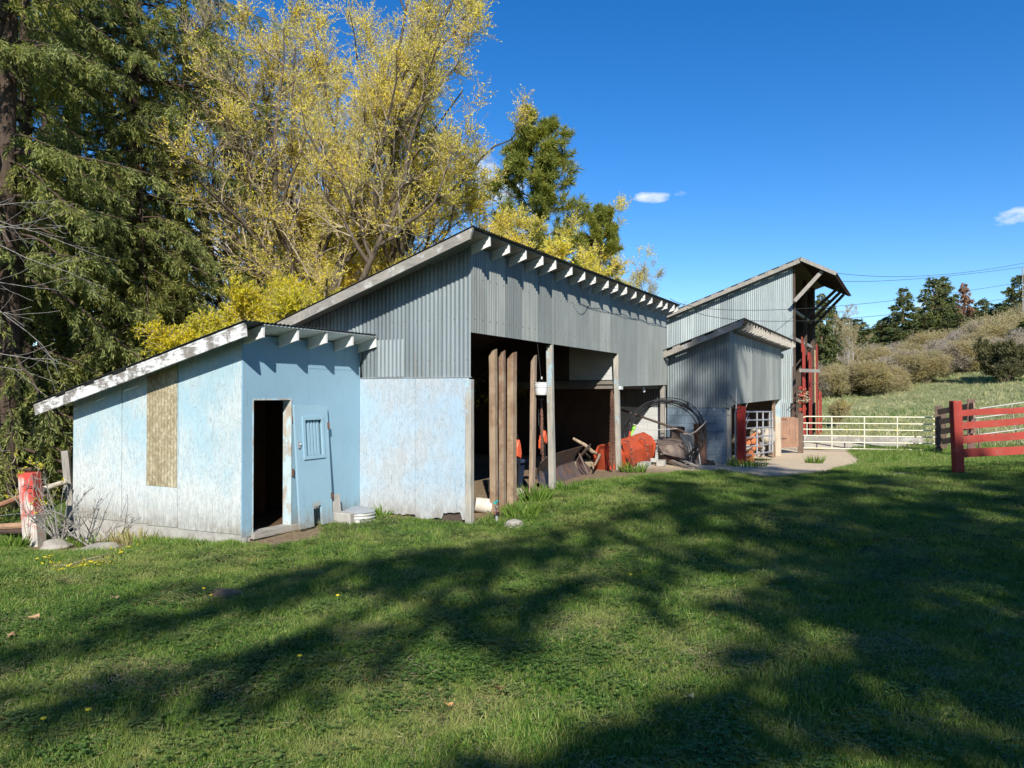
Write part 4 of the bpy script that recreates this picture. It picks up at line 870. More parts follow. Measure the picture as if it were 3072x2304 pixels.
# ------------------------------------------------------------------ plank door, yellow gate
pd = thing('plank_door', 'short rounded door of weathered brown planks hung on post beside the gate', 'door', (30, 3.8, -.1))
dl_ = at(*s12(1095, 1130), d=28.0); dr_ = at(*s12(1435, 1140), d=28.6); tz = at(*s12(1270, 450), d=28.3)[2]
d_ = (dr_-dl_)
m = MB(); nb_ = 6
for k in range(nb_):
    a = dl_+d_*(k+.04)/nb_; b_ = dl_+d_*(k+.96)/nb_; zt = tz-(.05 if k == nb_-1 else 0)+random.uniform(-.012, .005)
    m.bar(((a+b_)/2)*np.array([1, 1, 0])+np.array([0, 0, .02]), ((a+b_)/2)*np.array([1, 1, 0])+np.array([0, 0, zt]), np.linalg.norm((b_-a)[:2]), .03, upv=Vector((-d_[1], d_[0], 0)))
m.build('planks', wood('door_planks', (.30, .175, .115), .5, 1.5, 2), pd, bevel=.004)
m = MB()
for z in (.35, 1.05): a = dl_.copy(); b_ = dr_.copy(); a[2] = b_[2] = z; nrm = np.array([-.03, 0.01, 0]); m.bar(a*1+nrm, a+(b_-a)*.35+nrm, .02, .05)
m.build('hinge', 'rust', pd)
hp_ = dr_+d_/np.linalg.norm(d_)*.14
m = MB(); m.box(hp_[0]-.09, hp_[0]+.09, hp_[1]-.09, hp_[1]+.09, -.4, tz+.12); tag(m.build('gatepost', 'tie', bevel=.01), 'dark wooden post between plank door and long yellow gate', 'gatepost')
GP0 = at(2403, 1345, d=29.8); GP1 = at(2808, 1352, d=28.6)
yg = tube_gate('yellow_gate', 'long cream and yellow steel tube gate closing the driveway', (GP0[0], GP0[1], GP0[2]), (GP1[0], GP1[1], GP1[2]), (.015, .26, .50, .74, .98, 1.235), 'yellow', .021, (0, .236, .48, .722, 1), curve=True)
m = MB(); p = Vector(GP1)+Vector((0, 0, .85)); d = (Vector(GP1)-Vector(GP0)).normalized(); m.bar(p-d*.05, p+d*.2, .05, .06); m.bar(Vector(GP1)+Vector((0, 0, .12)), Vector(GP1)+d*.2+Vector((0, 0, .12)), .04, .05); m.build('hinge', 'steel', yg)
m = MB(); q = Vector(GP0)+d*.22; m.tube([q+Vector((0, 0, .5)), q+Vector((0, 0, .98))], .016, 8); m.build('latch_bar', 'yellow', yg)
# sleepers behind the gate
def beam(name, label, cat, a, b_, w, h, mat, grp=None):
    m = MB(); m.bar(a, b_, w, h, jit=.006); return tag(m.build(name, mat, bevel=.008), label, cat, grp)
a = at(*s5b(30, 545), d=31.4); b_ = at(*s5b(1215, 560), d=31.2); beam('sleeper', 'upper pale weathered sleeper lying behind the yellow gate', 'sleeper', a, b_, .22, .26, wood('sleeper_pale', (.24, .22, .19), ax=0, paint=(.42, .40, .36), wear=.46))
a = at(*s5b(30, 615), d=30.9); b_ = at(*s5b(1040, 620), d=30.7); beam('sleeper', 'lower grey sleeper nearer the foot of the yellow gate', 'sleeper', a, b_, .22, .24, 'greywood_x')
# dark fence corner
fx = at(*s5b(1372, 640), d=28.0); df = thing('board_fence', 'old dark post fence with short brown planks beside the yellow gate', 'fence', fx)
m = MB(); m.box(fx[0]-.1, fx[0]+.1, fx[1]-.13, fx[1]+.12, fx[2]-.3, at(*s5b(1372, 222), d=28.0)[2]); m.build('post', 'tie', df, bevel=.01)
p2 = at(*s5b(1690, 510), d=25.5); t2 = at(*s5b(1690, 155), d=25.5)[2]
m = MB(); m.box(p2[0]-.1, p2[0]+.12, p2[1]-.11, p2[1]+.11, p2[2]-.6, t2); m.build('post', wood('fence_post2', (.17, .10, .085)), df, bevel=.01)
for k, (a0, b0, a1, b1) in enumerate(((1365, 283, 1720, 218), (1382, 378, 1720, 320), (1400, 475, 1720, 420), (1405, 575, 1720, 520))):
    m = MB(); m.bar(at(*s5b(a0, b0), d=27.4), at(*s5b(a1, b1), d=25.2), .05, .19, jit=.006); m.build('plank', 'tieplank', df)
    m = MB(); q = at(*s5b(1420, b0+32), d=27.6); m.box(q[0]-.09, q[0]+.09, q[1]-.09, q[1]+.09, q[2]-.12, q[2]+.10); m.build('spacer', 'tie', df)
# red fence
DR = 15.6; rb_ = at(*s5b(1560, 862), d=DR)
rf = thing('red_fence', 'bright red painted plank fence with thick end post on the right', 'fence', rb_)
tp_ = at(*s5b(1533, 172), d=DR)[2]; ptop = at(*s5b(1533, 172), d=DR); pbot = at(*s5b(1563, 880), d=DR)
m = MB(); w = .175; P = []
for (c, k) in ((pbot, 0), (ptop, 1)):
    for (a, b_) in ((-1, -1), (1, -1), (1, 1), (-1, 1)): P.append(c+rt*w/2*a+fh*w/2*b_)
m.poly(P, [(0, 3, 2, 1), (4, 5, 6, 7), (0, 1, 5, 4), (1, 2, 6, 5), (2, 3, 7, 6), (3, 0, 4, 7)]); m.build('post', 'redpaint', rf, bevel=.015)
for k, (b0, b1) in enumerate(((295, 262), (420, 362), (560, 508), (690, 655))):
    a = at(*s5b(1590, b0), d=DR+.05); b_ = at(*s5b(2480, b1-14), d=DR+.5); m = MB(); m.bar(a, b_, .045, .125+.015*k, jit=.010); m.build('rail', wood('red_rail%d' % k, (.2, .12, .1), ax=0, paint=(.34, .055, .040), wear=.585, wscale=3), rf, bevel=.004)
p3 = at(*s5b(2560, 700), d=DR+.6); m = MB(); m.box(p3[0]-.1, p3[0]+.1, p3[1]-.1, p3[1]+.1, p3[2]-.4, p3[2]+1.6); m.build('post', 'redpaint', rf, bevel=.01)
# white tube gate lying behind red fence
wg = thing('white_tube_gate', 'white tube gate leaning askew behind the red fence', 'gate', at(*s5b(1760, 505), d=18))
for (a0, b0, a1, b1) in ((1770, 250, 2300, 175), (1730, 345, 2300, 270), (1765, 508, 2400, 425), (1725, 310, 1765, 508), (2085, 205, 2130, 480)):
    m = MB(); m.tube([at(*s5b(a0, b0), d=18.2), at(*s5b(a1, b1), d=18.4)], .015, 8); m.build('tube', 'whitetube', wg, smooth=True)
m = MB(); m.tube([at(*s5b(1765, 508), d=18.2), at(*s5b(1775, 640), d=18.2)], .03, 8); m.build('leg', 'tie', wg)
# ------------------------------------------------------------------ left fence corner
lp_ = at(*s6(375, 1330), d=11.4); lpt = at(*s6(312, 590), d=11.4)
lf = thing('red_corner_post', 'leaning red painted post with peeling base left of the blue shed', 'post', lp_)
m = MB(); w = .23; P = []
for c in (lp_-np.array([0, 0, .1]), lpt):
    for (a, b_) in ((-1, -1), (1, -1), (1, 1), (-1, 1)): P.append(c+rt*w/2*a*.95+fh*w/2*b_)
m.poly(P, [(0, 3, 2, 1), (4, 5, 6, 7), (0, 1, 5, 4), (1, 2, 6, 5), (2, 3, 7, 6), (3, 0, 4, 7)]); m.build('timber', wood('peeling_red', (.45, .42, .38), paint=(.45, .06, .045), wear=.56, wscale=1.6, gradz=(-.2, .5, .16)), lf, bevel=.012)
m = MB(); m.tube([at(*s6(235, 745), d=11.2), at(*s6(270, 720), d=11.2), at(*s6(395, 765), d=11.25)], .006, 6); m.build('wire', 'black', lf)
lr = thing('rail_fence', 'two brown wooden rails running off left of the red post', 'fence', at(*s6(0, 1170), d=11.9))
for k, (a0, b0, a1, b1, w) in enumerate(((-120, 985, 262, 835, .085), (-120, 1172, 300, 1152, .10), (-120, 1215, 300, 1212, .09))):
    m = MB(); m.tube([at(*s6(a0, b0), d=12.2), at(*s6(a1, b1), d=11.5)], w/2, 9); m.build('rail', wood('rail_wood%d' % k, ((.30, .15, .09), (.36, .22, .13), (.08, .05, .04))[k], ax=1), lr)
m = MB(); m.tube([at(*s6(-60, 1055), d=11.9), at(*s6(280, 1018), d=11.4)], .004, 5); m.build('wire', 'steel', lr)
g0 = at(*s6(770, 1060), d=12.5); gt = at(*s6(690, 362), d=12.4)
m = MB(); m.bar(g0-np.array([0, 0, .2]), gt, .115, .06, upv=fh); gp = tag(m.build('leaning_plank', 'greywood', bevel=.006), 'grey plank leaning out behind the left corner of blue shed', 'plank')
m = MB(); m.tube([at(*s6(440, 775), d=11.9), at(*s6(700, 690), d=12.3)], .045, 10); tag(m.build('pale_rail', wood('pale_pole', (.52, .47, .38), ax=0), smooth=True), 'short pale peeled rail between red post and grey plank', 'rail')
rock((6.75, 10.9, -.20), (.26, .2, .09), 'flat pale stone at the foot of the dead bush', 'stone', 31)
p = at(*s6(1000, 1400), z=-.12); rock((p[0], p[1], -.15), (.50, .30, .07), 'flat weathered grey slab in the grass before the blue wall', 'stone', 32)
# ================================================================== VEGETATION
def nrmz(a): return a/(np.linalg.norm(a, axis=-1, keepdims=True)+1e-9)
def leaves(C, D, Ln, Wd, rng, flat=None):
    "one pointed leaf (diamond) per point C, along D"
    D = nrmz(D); n = len(C); r = rng.normal(size=(n, 3))
    if flat is not None: r = r*(1-flat)+np.cross(D, [0, 0, 1])*flat*3
    Sd = nrmz(np.cross(D, np.cross(r, D))) ; Sd = nrmz(Sd-D*(Sd*D).sum(-1, keepdims=True))
    Ln = np.broadcast_to(Ln, n)[:, None]; Wd = np.broadcast_to(Wd, n)[:, None]
    V = np.stack([C, C+D*Ln*.45+Sd*Wd*.5, C+D*Ln, C+D*Ln*.45-Sd*Wd*.5], 1)
    return V.reshape(-1, 3), np.arange(n*4).reshape(n, 4)
def tubes(P, Rd, n=5):
    "batch of tubes: P (B,K,3), Rd (B,K)"
    B, K, _ = P.shape; T = nrmz(np.gradient(P, axis=1)); ref = np.where(np.abs(T[:, :1, 2:3]) > .9, np.array([1., 0, 0]), np.array([0, 0, 1.]))
    U = nrmz(np.cross(T, ref)); Wv = np.cross(T, U); an = 2*np.pi*np.arange(n)/n
    V = P[:, :, None]+(U[:, :, None]*np.cos(an)[:, None]+Wv[:, :, None]*np.sin(an)[:, None])*Rd[:, :, None, None]
    I = np.arange(B*K*n).reshape(B, K, n); J = np.roll(I, -1, axis=2)
    Fq = np.stack([I[:, :-1], J[:, :-1], J[:, 1:], I[:, 1:]], -1).reshape(-1, 4)
    return V.reshape(-1, 3), Fq
def join(L_):
    V = []; F_ = []; n = 0
    for v, f in L_: V.append(v); F_.append(f+n); n += len(v)
    return np.concatenate(V), np.concatenate(F_)
def grow(P0, D0, Ln, K, up_, wander, rng):
    B = len(P0); P = np.zeros((B, K, 3)); P[:, 0] = P0; D = nrmz(D0); st = (np.asarray(Ln)/(K-1))[:, None]
    for k in range(1, K):
        D = nrmz(D+np.array([0, 0, up_])+rng.normal(size=(B, 3))*wander); P[:, k] = P[:, k-1]+D*st
    return P
def children(P, per, tmin, tmax, ang, rng):
    "start points and directions of side shoots"
    B, K, _ = P.shape; t = tmin+(tmax-tmin)*rng.random((B, per)); f = t*(K-1); i = np.clip(f.astype(int), 0, K-2); w = (f-i)[..., None]
    b = np.arange(B)[:, None]; A = P[b, i]; Z = P[b, i+1]; S0 = A*(1-w)+Z*w; T = nrmz(Z-A)
    side = nrmz(np.cross(T, rng.normal(size=T.shape))); D = nrmz(T*math.cos(ang)+side*math.sin(ang))
    return S0.reshape(-1, 3), D.reshape(-1, 3), t.reshape(-1)
def mesh_obj(name, VF, mat, parent=None, smooth=False):
    me = np_mesh(name, VF[0], VF[1], mat)
    if smooth: me.polygons.foreach_set('use_smooth', [True]*len(me.polygons))
    o = bpy.data.objects.new(name, me); COL.objects.link(o)
    if parent: o.parent = parent
    return o
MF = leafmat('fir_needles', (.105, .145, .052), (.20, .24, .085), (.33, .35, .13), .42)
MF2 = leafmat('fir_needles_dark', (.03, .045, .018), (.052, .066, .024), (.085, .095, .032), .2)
MFH = leafmat('hill_needles', (.055, .082, .034), (.095, .122, .048), (.155, .175, .07), .3)
MPN = leafmat('pine_needles', (.10, .14, .03), (.19, .22, .045), (.30, .30, .07), .35)
MRED = leafmat('rust_needles', (.16, .085, .055), (.26, .15, .10), (.32, .22, .16), .15)
MW = leafmat('willow_leaves', (.54, .51, .07), (.75, .69, .09), (.90, .82, .22), .50)
MWg = leafmat('willow_leaves_green', (.26, .30, .09), (.40, .42, .14), (.56, .54, .24), .4)
MWy = leafmat('willow_leaves_lime', (.33, .34, .02), (.52, .50, .04), (.64, .57, .06), .45)
MBr = leafmat('brush_twigs_olive', (.24, .22, .11), (.34, .31, .15), (.46, .41, .22), .25)
MBm = leafmat('brush_twigs_mauve', (.28, .24, .21), (.38, .33, .295), (.50, .44, .39), .2)
MBg = leafmat('weed_leaves', (.07, .13, .02), (.12, .20, .03), (.20, .28, .05), .3)
BK = bark('dark_bark', (.085, .060, .045)); BKp = bark('pine_bark', (.20, .11, .07)); BKw = bark('willow_bark', (.12, .095, .07)); BKt = bark('twig_bark', (.44, .36, .25), 2); BKg = bark('pale_twig', (.30, .28, .25), 3)
def fir_parts(seed, H, Rr, z0, nb, per_m=8, el=12, eL=.13, eW=.035, tr=.22, droop=.42, shape=.75, lean=(0, 0), extra=(), core=0, nsz=1.):
    rng = np.random.default_rng(seed)
    K = 12; zz = np.linspace(-1, H, K); tp = np.stack([lean[0]*zz/H+.08*np.sin(zz*.7+seed), lean[1]*zz/H+.08*np.cos(zz*.5+seed), zz], -1)[None]
    rad = (tr*(1-.96*np.clip(zz, 0, H)/H))[None]; parts = [tubes(tp, rad, 10)]
    u = np.sort(rng.random(nb)**1.05); h = z0+(H-z0)*u; az = np.arange(nb)*2.399963+rng.normal(size=nb)*.4
    Lb = (Rr*(1-u)**shape*rng.uniform(.55, 1.12, nb)+.25)
    KB = 9; t = np.linspace(0, 1, KB); out = np.stack([np.cos(az), np.sin(az), np.zeros(nb)], -1)
    up_ = rng.uniform(-.15, .25, nb); dr = droop*rng.uniform(.6, 1.3, nb)*(1-.5*u)
    P = np.zeros((nb, KB, 3)); P[:, :, :] = out[:, None]*(Lb[:, None]*t)[..., None]
    P[:, :, 2] = h[:, None]+Lb[:, None]*(up_[:, None]*t-dr[:, None]*t**1.7+.12*dr[:, None]*t**5)
    cx = np.interp(h, zz, tp[0, :, 0]); cy = np.interp(h, zz, tp[0, :, 1]); P[:, :, 0] += cx[:, None]; P[:, :, 1] += cy[:, None]
    P[:, 1:, :2] += np.cumsum(rng.normal(size=(nb, KB-1, 2))*.05, 1)*Lb[:, None, None]*.3
    if len(extra):
        P = np.concatenate([P, np.array(extra, float)]); Lb = np.concatenate([Lb, [5.5]*len(extra)]); nb = len(P)
    parts.append(tubes(P, (.012+.011*Lb)[:, None]*(1-.85*t)[None], 5))
    # side twigs
    nt = np.maximum(3, (Lb*per_m*(1+.6*(np.arange(nb) >= nb-len(extra)))).astype(int)); bi = np.repeat(np.arange(nb), nt); n = len(bi)
    tt = .12+.88*rng.random(n)**.8; f = tt*(KB-1); i = np.clip(f.astype(int), 0, KB-2); w = (f-i)[:, None]
    A = P[bi, i]; Z = P[bi, i+1]; S0 = A*(1-w)+Z*w; T = nrmz(Z-A); side = nrmz(np.cross(T, [0, 0, 1.])); sg = np.where(rng.random(n) < .5, -1, 1)[:, None]
    Dt = nrmz(T*rng.uniform(.3, 1.0, (n, 1))+side*sg*rng.uniform(.4, 1., (n, 1))+np.array([0, 0, -1.])*rng.uniform(.0, .75, (n, 1)))
    lt = (.16*Lb[bi]*(1-tt)+.22+.05*Lb[bi])*rng.uniform(.6, 1.4, n)
    KT = 4; PT = grow(S0, Dt, lt, KT, -.22, .08, rng)
    parts.append(tubes(PT, np.full((n, KT), .0035*nsz), 3))
    m = np.maximum(3, (el*lt/.6).astype(int)); ti = np.repeat(np.arange(n), m); N_ = len(ti)
    q = rng.random(N_)*(KT-1.001); i = q.astype(int); w = (q-i)[:, None]; C = PT[ti, i]*(1-w)+PT[ti, i+1]*w; T2 = nrmz(PT[ti, i+1]-PT[ti, i])
    D = nrmz(T2*.9+rng.normal(size=(N_, 3))*.55+np.array([0, 0, -.18])); C = C+rng.normal(size=C.shape)*.02
    fol = leaves(C, D, eL*rng.uniform(.6, 1.4, N_), eW*rng.uniform(.7, 1.4, N_), rng)
    return join(parts), fol
def place_tree(name, label, cat, loc, tf, mats, group=None, rz=0, scl=1., fname='foliage'):
    o = thing(name, label, cat, loc, group); o.rotation_euler.z = rz; o.scale = (scl,)*3
    a = mesh_obj('trunk', tf[0], mats[0], o, True); 
    if tf[1] is not None: mesh_obj(fname, tf[1], mats[1], o)
    if len(tf) > 2: mesh_obj('twigs' if fname != 'twigs' else 'stems', tf[2], BKg if mats[0] is BKg else BKt if mats[0] is not BK else BK, o)
    return o
def gpos(u, d, dz=0):
    p = at(u, HY, d=d); return (p[0], p[1], float(gz(p[0], p[1]))-.1+dz)
# near dark firs behind the blue shed
FG = 'dark firs behind the blue shed'
firs = [(12, 15.5, 19, 3.6, .6, 190, .34, 'leftmost fir with thick dark trunk at the picture edge', MF),
        (66, 18.0, 22, 3.9, 1.6, 170, .24, 'fir with slender trunk just right of the leftmost trunk', MF),
        (215, 21.0, 25, 4.6, 1.0, 230, .32, 'broad drooping fir behind the low end of the blue shed roof', MF),
        (395, 20.5, 26, 4.7, 2.0, 260, .28, 'tall drooping fir above the blue shed beside the yellow willow', MF),
        (545, 25.5, 27, 3.3, 5.5, 150, .24, 'narrow fir with reddish bare trunk next to the yellow willow', MF),
        (420, 19.0, 9.5, 3.6, .3, 120, .16, 'young fir with low boughs just behind the blue shed roof', MF),
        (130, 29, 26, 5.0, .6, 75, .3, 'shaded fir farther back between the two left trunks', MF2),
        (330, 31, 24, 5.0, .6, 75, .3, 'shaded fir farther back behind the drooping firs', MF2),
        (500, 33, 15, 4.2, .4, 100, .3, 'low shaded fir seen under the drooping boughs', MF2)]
for k, (u, d, H, Rr, z0, nb, tr, lab, mt) in enumerate(firs):
    far = mt is MF2
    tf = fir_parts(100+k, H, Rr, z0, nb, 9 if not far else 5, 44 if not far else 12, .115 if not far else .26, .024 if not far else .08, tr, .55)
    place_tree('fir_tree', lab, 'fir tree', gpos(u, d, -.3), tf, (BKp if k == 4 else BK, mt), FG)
# willows
def willow_parts(seed, H, nl, spread, lv=(7, 8, 8), leafn=16, lL=.07, lW=.022, r0=.20, z0=.6, up_=.10, trunks=1, tw=.6, wander=.16, clump=.0, lens=(.55,.42,.5)):
    rng = np.random.default_rng(seed); parts = []; fine_ = []
    a = np.arange(nl)*2*np.pi/nl+rng.normal(size=nl)*.35; tl = spread*rng.uniform(.5, 1.15, nl)
    P0 = np.stack([.25*np.cos(a)*trunks*r0*2, .25*np.sin(a)*trunks*r0*2, np.full(nl, z0)], -1); D0 = np.stack([np.cos(a)*tl, np.sin(a)*tl, np.ones(nl)], -1)
    L0 = H*rng.uniform(.72, 1.02, nl)
    P = grow(P0, D0, L0, 13, up_*.8, wander*.55, rng); t13 = np.linspace(0, 1, 13)
    parts.append(tubes(P, (r0*.52*(1-.9*t13))[None]*rng.uniform(.8, 1.1, nl)[:, None], 8))
    if z0 > .3: tz_ = np.linspace(-.8, z0+.3, 6); parts.append(tubes(np.stack([tz_*0, tz_*0, tz_], -1)[None], (r0*(1.25-.1*np.linspace(0, 1, 6)))[None], 10))
    L_ = L0; rr_ = np.full(nl, r0*.52); lvl = []
    for j, per in enumerate(lv):
        S_, D_, t_ = children(P, per, .22 if j == 0 else .15, .98, (.75, .7, .6)[j], rng)
        Lp = np.repeat(L_, per); Lc = Lp*(1-t_*.62)*lens[j]*rng.uniform(.6, 1.1, len(Lp)); rc = np.repeat(rr_, per)*(1-.85*t_)*.6
        rc = np.maximum(rc, .006); K = (9, 7, 5)[j]
        P = grow(S_, D_, Lc, K, up_*(1.0, .8, .5)[j], wander, rng); tk = np.linspace(0, 1, K)
        (parts if j == 0 else fine_).append(tubes(P, rc[:, None]*(1-.8*tk)[None], (6, 4, 3)[j])); L_ = Lc; rr_ = rc; lvl.append(P)
    if tw:
        S_, D_, t_ = children(P, 3, .1, 1, .5, rng); P = grow(S_, D_, np.full(len(S_), tw)*rng.uniform(.5, 1.2, len(S_)), 4, up_*.5, wander, rng)
        fine_.append(tubes(P, np.full((len(P), 4), .005), 3))
    B, K, _ = P.shape; n = B*leafn; bi = np.repeat(np.arange(B), leafn)
    if clump > 0:
        keep = rng.random(B) > clump; bi = bi[keep[bi]]; n = len(bi)
    q = rng.random(n)**.8*(K-1.001); i = q.astype(int); w = (q-i)[:, None]; C = P[bi, i]*(1-w)+P[bi, i+1]*w; T2 = nrmz(P[bi, i+1]-P[bi, i])
    if n == 0: return join(parts), None, join(fine_)
    fol = leaves(C, nrmz(T2*.6+rng.normal(size=(n, 3))*.7), lL*rng.uniform(.6, 1.5, n), lW*rng.uniform(.7, 1.3, n), rng)
    return join(parts), fol, join(fine_)
WG = 'spring willows behind the sheds'
place_tree('willow_tree', 'large yellow green willow with several curved dark limbs behind the machine shed', 'willow tree', gpos(1000, 22.5, -.2),
           willow_parts(5, 14.2, 9, .40, (10, 8, 8), 9, .07, .021, .34, 1.0, .15, wander=.22), (BKw, MW), WG, rz=.6)
place_tree('willow_tree', 'yellow willow with low arching limbs right of the largest willow', 'willow tree', gpos(1215, 24, -.2),
           willow_parts(8, 9.0, 8, .8, (9, 8, 8), 11, .075, .022, .24, 1.2, .09, wander=.2), (BKw, MW), WG, rz=2.2)
place_tree('willow_tree', 'thin tall willow with sparse grey green leaves between fir and yellow willow', 'willow tree', gpos(735, 24, -.2),
           willow_parts(13, 14.5, 6, .24, (7, 6, 6), 2, .07, .024, .20, 1.4, .16), (BKw, MWg), WG, rz=1.1)
place_tree('willow_tree', 'sparse upright willow seen against the blue gap left of the yellow willow', 'willow tree', gpos(850, 26, -.2),
           willow_parts(17, 9.5, 5, .30, (8, 7, 7), 4, .07, .026, .18, 1.0, .15), (BKw, MWg), WG, rz=0)
for k, (u, d, H, nl, sp, lab, mt, lf, scn) in enumerate((
        (775, 18.5, 4.2, 13, .60, 'dense lime yellow willow bush directly above the blue shed roof', MWy, 20, 1),
        (900, 19.5, 4.6, 12, .75, 'lime yellow bush right behind the junction of the two roofs', MWy, 18, 1),
        (1130, 22.0, 5.6, 11, .70, 'yellow bush rising behind the sloping machine shed roof', MW, 14, 1),
        (1500, 24.0, 6.2, 12, .62, 'yellow bush left of the pine behind the machine shed roof', MW, 14, 1),
        (1640, 24.5, 6.0, 12, .55, 'golden bush in front of the pine behind the machine shed', MW, 11, 1),
        (1750, 40.0, 10.8, 9, .26, 'tall golden bush right of the pine above the rafter tails', MW, 9, 1),
        (1870, 45.0, 9.8, 9, .22, 'almost bare pale bush at the right end of the willow row', MWg, 3, 1))):
    place_tree('willow_bush', lab, 'bush', gpos(u, d, -.3), willow_parts(30+k, H, nl, sp, (8, 7, 7), lf, .075, .028, .09, .05, .10, wander=.17, tw=.45, lens=(.6, .5, .5)), (BKw if lf > 4 else BKt, mt), 'willow bushes behind the roofs', rz=k)
# ponderosa pines: long needle tufts at shoot ends
def pine_parts(seed, H, Rr, z0, nb, tuft=.34, per=10, needles=46, nw=.012, tr=.2):
    rng = np.random.default_rng(seed); K = 12; zz = np.linspace(-1, H, K); tp = np.stack([.1*np.sin(zz*.5), .1*np.cos(zz*.4), zz], -1)[None]; parts = [tubes(tp, (tr*(1-.93*np.clip(zz, 0, H)/H))[None], 10)]
    u = np.sort(rng.random(nb)**.9); h = z0+(H-z0)*u; az = np.arange(nb)*2.4+rng.normal(size=nb)*.4; prof = np.sin(np.pi*(.10+.86*(1-u))**1.0)**.6*(1.05-u*.55)
    Lb = Rr*prof*rng.uniform(.6, 1.15, nb)+.2; D = np.stack([np.cos(az), np.sin(az), rng.uniform(-.1, .35, nb)+.3*u], -1)
    P = grow(np.stack([az*0, az*0, h], -1), D, Lb, 8, .07, .07, rng); parts.append(tubes(P, (.015+.012*Lb)[:, None]*(1-.7*np.linspace(0, 1, 8))[None], 5))
    S_, D_, t_ = children(P, per, .35, 1., .8, rng); Lc = np.repeat(Lb, per)*.30*rng.uniform(.4, 1.1, len(S_))+.1; PT = grow(S_, D_, Lc, 4, .12, .1, rng); parts.append(tubes(PT, np.full((len(PT), 4), .012), 4))
    tips = np.concatenate([PT[:, -1], P[:, -1], PT[:, 2]]); td = np.concatenate([nrmz(PT[:, -1]-PT[:, -2]), nrmz(P[:, -1]-P[:, -2]), nrmz(PT[:, 3]-PT[:, 2])])
    bi = np.repeat(np.arange(len(tips)), needles); n = len(bi)
    d = nrmz(td[bi]*.55+rng.normal(size=(n, 3))*.7+np.array([0, 0, .12])); return join(parts), leaves(tips[bi]-td[bi]*rng.random((n, 1))*tuft*.6, d, tuft*rng.uniform(.6, 1.1, n), nw*2.6, rng)
place_tree('pine_tree', 'ponderosa pine with long needle tufts above the machine shed roof', 'pine tree', gpos(1612, 38, 0), pine_parts(3, 15.6, 3.1, 4.0, 74, .42, 11, 34, .014), (BK, MPN))
place_tree('pine_tree', 'small pine top peeping over the golden bush right of the big pine', 'pine tree', gpos(1800, 40, 0), pine_parts(9, 11.6, 1.7, 3, 40, .36, 9, 40, .015, .15), (BK, MPN))
place_tree('fir_tree', 'dark fir crown low behind the yellow bushes left of the pine', 'fir tree', gpos(1440, 42, 0), fir_parts(77, 13.0, 2.6, .5, 70, 5, 9, .3, .12, .2), (BK, MF2))
# hillside conifers: a few built, the rest copied
HG = 'conifers on the far hillside'
protos = []
for k in range(3):
    H, Rr = ((15, 3.3), (13, 3.6), (14, 3.0))[k]
    protos.append((H, fir_parts(200+k, H, Rr, 1.0, 170, 4.6, 16, .42, .17, .26, .20, .70, nsz=3)))
hp = [(2465, 62, 880, 2, 'broad conifer touching the right side of the hay barn', MFH), (2425, 66, 900, 1, 'conifer half hidden behind the red boards of the hay barn', MFH), (2500, 72, 915, 0, 'tall conifer just under the hay barn struts', MFH), (2538, 84, 950, 1, 'conifer with rounded top right of the hay barn trees', MFH), (2574, 86, 957, 0, 'pointed conifer at the low dip of the skyline', MFH), (2515, 78, 985, 2, 'bushy conifer between hay barn and pointed conifer', MFH),
      (2642, 100, 963, 2, 'short pointed conifer left of the dark spire shaped one', MFH), (2664, 102, 950, 1, 'conifer leaning against the dark spire shaped one', MFH), (2712, 98, 864, 0, 'dark spire shaped conifer standing alone on the skyline', MFH), (2690, 94, 985, 1, 'low conifer at the foot of the spire shaped one', MFH), (2600, 96, 1000, 1, 'small conifer in the gap of the skyline', MFH), (2742, 96, 1000, 2, 'small conifer between spire and twins', MFH),
      (2801, 104, 832, 1, 'left one of the twin tall conifers on the skyline', MFH), (2832, 106, 831, 0, 'right one of the twin tall conifers on the skyline', MFH), (2778, 92, 939, 2, 'olive conifer below the left twin', MFH), (2868, 90, 940, 1, 'wide olive conifer below the right twin', MFH), (2815, 92, 980, 1, 'low olive conifer between the twins and the brush', MFH),
      (2895, 110, 849, 2, 'rust coloured dying conifer between green ones', MRED), (2920, 92, 950, 2, 'green conifer under the rust coloured one', MFH), (2953, 102, 896, 1, 'round topped conifer right of the rust coloured one', MFH), (3000, 88, 911, 0, 'olive conifer left of the tall one at the right edge', MFH), (3062, 84, 823, 1, 'tall dark conifer at the right picture edge', MFH), (3035, 80, 930, 2, 'bushy conifer below the tall one at the right edge', MFH), (2610, 112, 985, 0, 'distant conifer filling the skyline gap', MFH), (2760, 118, 935, 0, 'distant pointed conifer left of the twins', MFH), (2865, 118, 905, 1, 'distant conifer right of the twins', MFH), (2925, 118, 920, 2, 'distant conifer behind the rust coloured one', MFH), (2985, 116, 935, 1, 'distant conifer between round topped and olive ones', MFH), (3025, 112, 900, 0, 'distant conifer left of the right edge', MFH), (3100, 66, 950, 0, 'near green conifer cut by the right picture edge', MFH)]
madep = {}
for (u, d, H, k, lab, mt) in hp:
    p = gpos(u, d); key = (k, mt.name); H = at(u, H, d=d)[2]-p[2]; s_ = H/protos[k][0]
    if key not in madep:
        o = place_tree('conifer', lab, 'conifer', p, protos[k][1], (BKp, mt), HG, rz=u, scl=s_); madep[key] = o
    else:
        o = copy_tree(madep[key], p); o['label'] = lab; o.rotation_euler.z = u; o.scale = (max(s_, .9)*RNG.uniform(1., 1.25), max(s_, .9)*RNG.uniform(1., 1.25), s_)
